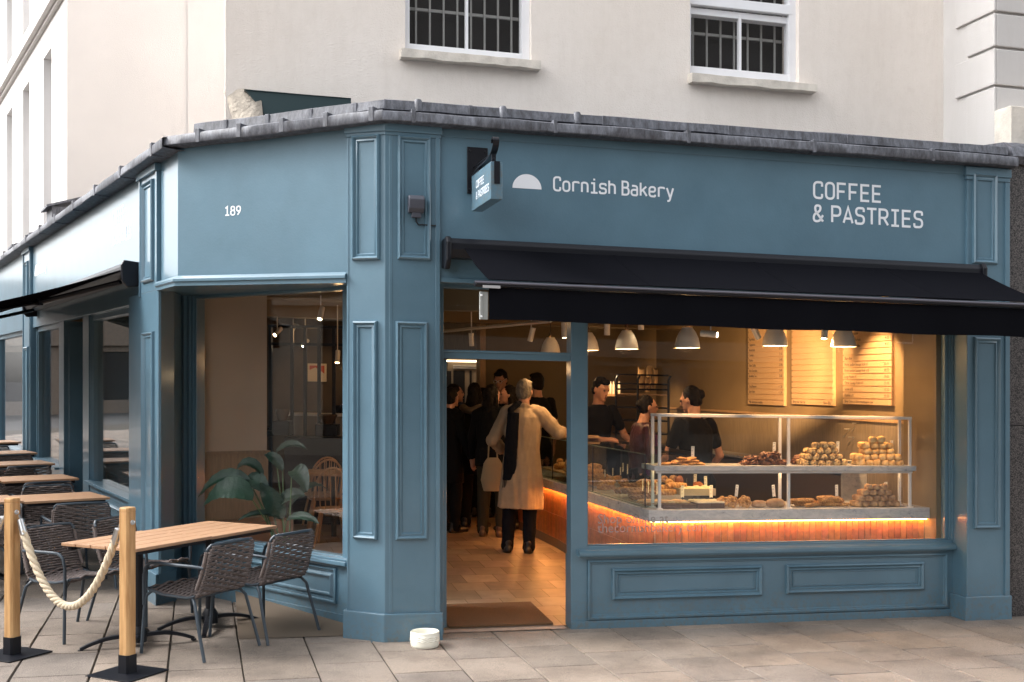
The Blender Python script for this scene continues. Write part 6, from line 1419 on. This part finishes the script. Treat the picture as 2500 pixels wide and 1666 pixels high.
def person(label, x, y, zf, rz, h=1.75, arms=None, head=(0, 0), top=CLB, bottom=CLB, shoes=SHOE, hair=('short', HAIRD), coat=None, legs=True, lean=0, sleeves=True, girth=1.0, vox=.011, scarf=False, glasses=False, hood=None, skin=SKIN):
    k = h/1.75; P = empty('person', sp(x, y, zf), label, 'person', None, rz)
    V = lambda a, b, c: (a*k, (b+lean*max(0, c-.95))*k, c*k)
    A = arms or {-1: ((-.25, .02, 1.14), (-.27, .12, .90)), 1: ((.25, .02, 1.14), (.27, .12, .90))}
    hy, hp = head; hc = V(0, .035, 1.635); Rh = Matrix.Rotation(hy, 3, 'Z') @ Matrix.Rotation(hp, 3, 'X')
    hv = lambda a, b, c: tuple(Vector(hc)+Rh @ Vector((a*k, b*k, c*k)))
    g = girth
    body = [('e', hc, (.070*k, .089*k, .108*k), Rh), ('e', hv(0, .03, -.055), (.052*k, .062*k, .055*k), Rh), ('c', [hv(0, -.02, -.06), V(0, -.0, 1.50), V(0, -.01, 1.42)], [.056*k, .056*k, .075*k]),
            ('e', hv(0, .098, -.012), (.012*k, .017*k, .026*k), Rh), ('e', hv(0, .082, .026), (.052*k, .014*k, .010*k), Rh), ('e', hv(0, .085, -.062), (.026*k, .012*k, .010*k), Rh), ('e', hv(0, .082, -.095), (.024*k, .016*k, .016*k), Rh)]
    for s in (-1, 1): body.append(('e', hv(s*.076, -.005, -.01), (.011*k, .018*k, .030*k), Rh))
    body += [('l', [(0, lean*0, .90*k, .15*k*g, .10*k*g), (0, 0, 1.02*k, .135*k*g, .095*k*g), (0, lean*.2*k, 1.2*k, .15*k*g, .105*k*g), (0, lean*.38*k, 1.36*k, .165*k, .10*k), (0, lean*.46*k, 1.44*k, .10*k, .07*k)])]
    for s in (-1, 1):
        sh = V(s*.172, 0, 1.415); el = tuple(Vector(A[s][0])*k); wr = tuple(Vector(A[s][1])*k)
        body += [('c', [sh, el, wr], [.046*k, .038*k, .026*k])]; d = (Vector(wr)-Vector(el)).normalized(); body += hand(wr, d, (0, .35, 1) if abs(d.z) < .6 else (s*.8, .6, 0), s)
    if legs:
        for s in (-1, 1): body += [('c', [V(s*.085, 0, .90), V(s*.10, .02, .48), V(s*.105, -.01, .09)], [.085*k, .056*k, .038*k])]
    blob('body', body, skin, P, vox=min(vox, .009))
    for s in (-1, 1):
        mb = MB(); mb.ell(hv(s*.030, .083, .010), (.011*k, .008*k, .007*k), nu=10, nv=6); obj('eye', mb, INK, P, world=False, smooth=60)
    mb = MB(); mb.ell(hv(0, .097, -.063), (.020*k, .006*k, .004*k), nu=10, nv=6); obj('mouth', mb, mat('lip', (.24, .09, .07), .5) if 'lip' not in bpy.data.materials else bpy.data.materials['lip'], P, world=False)
    if glasses:
        mb = MB()
        for s in (-1, 1): mb.tube([hv(s*.031+.023*math.cos(t), .101, .010+.019*math.sin(t)) for t in [2*math.pi*i/14 for i in range(14)]], .003, 5, closed=True); mb.tube([hv(s*.054, .098, .012), hv(s*.079, .0, .015)], .0025, 5)
        mb.tube([hv(-.009, .103, .013), hv(.009, .103, .013)], .003, 5); obj('glasses', mb, STEEL, P, world=False, smooth=40)
    # hair
    kind, hm = hair; hp_ = [('e', hv(0, -.026, .028), (.081*k, .088*k, .099*k), Rh), ('e', hv(0, -.040, -.010), (.080*k, .066*k, .083*k), Rh)]
    if kind == 'short': hp_ += [('e', hv(0, -.05, -.025), (.070*k, .055*k, .07*k), Rh), ('e', hv(0, .045, .088), (.055*k, .045*k, .03*k), Rh)]
    if kind == 'long': hp_ += [('c', [hv(0, -.06, .03), hv(0, -.075, -.1), hv(0, -.09, -.26)], [.075*k, .078*k, .055*k], .7), ('c', [hv(-.06, -.02, 0), hv(-.078, -.02, -.14), hv(-.08, -.03, -.25)], [.03*k, .032*k, .02*k]), ('c', [hv(.06, -.02, 0), hv(.078, -.02, -.14), hv(.08, -.03, -.25)], [.03*k, .032*k, .02*k])]
    if kind == 'bun': hp_ += [('e', hv(.02, -.10, .02), (.040*k, .045*k, .045*k)), ('e', hv(0, -.05, -.02), (.074*k, .05*k, .06*k), Rh)]
    if kind == 'beanie': hp_ += [('e', hv(0, -.015, .06), (.088*k, .098*k, .075*k), Rh)]
    blob('hair', hp_, hm, P, vox=.008, it=2)
    # trousers and shoes
    if legs:
        lg = [('l', [(0, 0, .84*k, .13*k*g, .10*k*g), (0, 0, .93*k, .155*k*g, .115*k*g), (0, 0, 1.0*k, .145*k*g, .105*k*g)])]
        for s in (-1, 1): lg.append(('c', [V(s*.085, 0, .88), V(s*.102, .02, .50), V(s*.108, -.005, .12), V(s*.108, .0, .07)], [.100*k, .078*k, .064*k, .068*k]))
        blob('trousers', lg, bottom, P, vox=vox)
        for s in (-1, 1):
            yw = s*-.18; f = lambda a, b: tuple(Vector((s*.108*k, 0, 0))+Matrix.Rotation(yw, 3, 'Z') @ Vector((0, a*k, b*k)))
            blob('shoe', [('c', [f(-.055, .04), f(.04, .042), f(.15, .032)], [.043*k, .040*k, .032*k]), ('c', [f(-.03, .05), f(-.03, .11)], [.042*k, .046*k]), ('l', [(f(.04, 0)[0], f(.04, 0)[1], .0, .042*k, .12*k), (f(.04, 0)[0], f(.04, 0)[1], .02, .044*k, .12*k)])], shoes, P, vox=.009, it=3)
    # top
    tp = [('l', [(0, 0, .86*k, .158*k*g, .118*k*g), (0, lean*.1*k, 1.02*k, .150*k*g, .112*k*g), (0, lean*.22*k, 1.2*k, .166*k*g, .122*k*g), (0, lean*.38*k, 1.36*k, .178*k, .114*k), (0, lean*.46*k, 1.45*k, .115*k, .085*k), (0, lean*.5*k, 1.475*k, .072*k, .068*k)])]
    ck = .014 if coat and coat[2] else 0
    for s in (-1, 1):
        sh = Vector(V(s*.168, 0, 1.41)); el = Vector(A[s][0])*k; wr = Vector(A[s][1])*k
        if sleeves: tp.append(('c', [tuple(sh), tuple(sh.lerp(el, .5)+Vector((0, 0, -.004))), tuple(el), tuple(wr.lerp(el, .12))], [(.066+ck)*k, (.060+ck)*k, (.054+ck)*k, (.043+ck*1.2)*k]))
        else: tp.append(('c', [tuple(sh), tuple(sh.lerp(el, .62))], [.064*k, .055*k]))
    if coat:      # (hem height, flare, vent)
        hem, fl, vent = coat
        def fn(a, z):
            w = 1+.055*math.sin(a*5+z*3)*(1.35-z/k)+.035*math.sin(a*11+z*5+2*math.sin(z*4))*(1.3-z/k)
            if vent and z < .86*k: w -= .30*math.exp(-((a-1.5*math.pi-.10)/.05)**2)
            return w
        tp.append(('l', [(0, 0, hem*k, .20*k*fl, .155*k*fl, fn), (0, 0, (hem+.2)*k, .193*k*fl, .148*k*fl, fn), (0, 0, .85*k, .186*k*(1+fl)/2, .138*k*(1+fl)/2, fn), (0, 0, 1.05*k, .178*k, .130*k, fn), (0, 0, 1.25*k, .186*k, .130*k, fn), (0, 0, 1.38*k, .180*k, .12*k), (0, 0, 1.46*k, .105*k, .085*k)]))
        tp.append(('c', [V(-.055, -.03, 1.485), V(0, -.062, 1.495), V(.055, -.03, 1.485)], [.024*k]*3))
        for s in (-1, 1): tp.append(('c', [V(s*.10, -.0, 1.44), V(s*.178, 0, 1.405)], [.07*k, .075*k]))
    blob('coat' if coat else 'top', tp, top, P, vox=min(vox, .009) if coat else vox, it=2 if coat else 4)
    if scarf:
        sc = [('c', [V(-.13, -.10, 1.44), V(-.075, -.065, 1.50), V(0, .02, 1.52)], [.035*k, .034*k, .03*k]), ('l', [(-.115*k, -.118*k, .72*k+.02, .070*k, .022*k), (-.112*k, -.142*k, .95*k, .066*k, .022*k), (-.108*k, -.140*k, 1.2*k, .066*k, .022*k), (-.10*k, -.118*k, 1.42*k, .060*k, .03*k)])]
        so_ = blob('scarf', sc, CLBL, P, vox=.009, it=2)
        for q in range(9):
            mb = MB(); xx = (-.175+q*.015)*k; mb.tube([(xx, -.118*k, .745*k), (xx+.003*math.sin(q*2), -.120*k, .665*k)], .004, 5); obj('fringe', mb, CLBL, so_, world=False)
    if hood: blob('hood_trim', [('c', [V(.13*math.cos(t), -.02-.10*math.sin(t), 1.44+.02*math.sin(t*3)) for t in [math.pi*i/8 for i in range(9)]], [.045*k]*9)], hood, P, vox=.012, it=1)
    return P
def pxy(u, Y): return ixy(u, Y)
def PP(u, Y, zf, rz_deg, label, **kw):
    x, y = ixy(u, Y); P = person(label, x, y, zf, R_(rz_deg), **kw)
    if 'scarf' in kw: P.rotation_euler = (0, R_(2.5), R_(rz_deg))
    return P
# the man in the long coat
PP(1264, 11.83, .166, -2, 'grey haired man in a long beige coat and dark scarf leaning on the glass case', h=1.775, top=COATB, hair=('short', HAIRG), coat=(.46, 1.16, True), scarf=True, bottom=CLBL, vox=.009,
   arms={-1: ((-.30, -.02, 1.13), (-.20, .16, 1.02)), 1: ((.365, .02, 1.225), (.40, .27, 1.235))}, head=(-.35, .0), girth=1.05)
bx_, by_ = ixy(1203, 12.45); mbag = [('l', [(0, 0, 0, .10, .05), (0, 0, .12, .13, .07), (0, 0, .30, .10, .05), (0, 0, .36, .06, .03)])]
BG = empty('tote_bag', sp(bx_, by_, .80-.06), 'pale cloth tote bag hanging left of the man in the long coat', 'bag'); blob('bag', mbag, BAGC, BG, vox=.01); mb = MB(); mb.tube([(-.05, 0, .34), (-.04, .02, .55), (.0, .02, .60), (.04, .02, .55), (.05, 0, .34)], .008, 6); obj('strap', mb, BAGC, BG, world=False, smooth=40)
PP(1201, 12.95, .18, -15, 'customer with long dark hair and olive trousers standing next to the beige coat', h=1.70, top=CLB, bottom=CLG, shoes=SHOEB, hair=('long', HAIRD), coat=(.82, 1.0, False), head=(-.5, 0))
PP(1157, 13.7, .18, -20, 'customer in a dark parka with a fur trimmed hood in the queue', h=1.72, hair=('long', HAIRD), coat=(.66, 1.02, False), hood=FUR, head=(.1, 0))
PP(1098, 13.3, .18, -50, 'customer at the far left, half hidden by the open door leaf', h=1.66, hair=('short', HAIRD), coat=(.60, 1.0, False), head=(.2, 0))
PP(1178, 14.9, .18, -10, 'customer at the back of the dark queue, under the tall server', h=1.66, hair=('long', HAIRD), coat=(.55, 1.0, False))
PP(1106, 14.2, .18, -60, 'customer in an ankle length black coat, second from the left edge of the doorway', h=1.70, hair=('long', HAIRD), coat=(.28, 1.05, False), head=(-.3, 0))
PP(1246, 13.6, .18, 75, 'pale faced woman peering between the queue and the man in the long coat', h=1.70, hair=('long', HAIRD), head=(.5, 0))
PP(1223, 15.2, .18, 172, 'tall server in glasses and black looking down behind the counter', h=1.90, glasses=True, head=(-.2, -.35), sleeves=False)
PP(1312, 14.3, .18, 25, 'curly haired server in a black shirt turned away behind the counter', h=1.86, head=(.1, 0), sleeves=False)
PP(1452, 12.4, .18, 205, 'server in a dark shirt and tan apron carrying a board past the door post', h=1.80, sleeves=False, lean=.15, head=(.2, -.35), arms={-1: ((-.30, .10, 1.15), (-.22, .36, 1.10)), 1: ((.30, .10, 1.15), (.05, .34, 1.12))})
x, y = ixy(1425, 12.0); mb = MB(); mb.box(x-.22, x+.16, y-.14, y+.14, 1.355, 1.375); tag(obj('serving_board', mb, WOODL, loc=sp(x, y, 1.355), bev=.004), 'wooden serving board held level by the server near the door post', 'board')
PP(1560, 11.3, .18, -75, 'woman in a glittering maroon top facing right behind the glass case', h=1.62, top=CLP, hair=('bun', HAIRD), head=(-.1, -.1), lean=.1)
x, y = ixy(1592, 11.2); pb_ = empty('purple_bag', sp(x, y, 1.03), 'purple glittering bag beside the woman in the maroon top', 'bag'); blob('bag', [('l', [(0, 0, 0, .07, .06), (0, 0, .2, .085, .07), (0, 0, .40, .07, .05)])], CLV, pb_, vox=.01)
PP(1703, 10.75, .10, 28, 'server with a dark top knot and black shirt, seen from behind at the stand', h=1.80, sleeves=False, hair=('bun', HAIRD), head=(.5, -.3), lean=.1, arms={-1: ((-.27, .10, 1.12), (-.20, .34, 1.02)), 1: ((.27, .02, 1.12), (.24, .22, .92))})
PP(832, 15.3, .12, -120, 'server with an orange lit neck at the right edge of the canted window', h=1.74, head=(0, -.4), lean=.2, skin=mat('lit_skin', (.50, .26, .17), .5))
light('SPOT', sp(-2.0, 14.9, 2.3), (1, .45, .18), 14, .03, aim=sp(*ixy(832, 15.3), 1.6), ang=30)
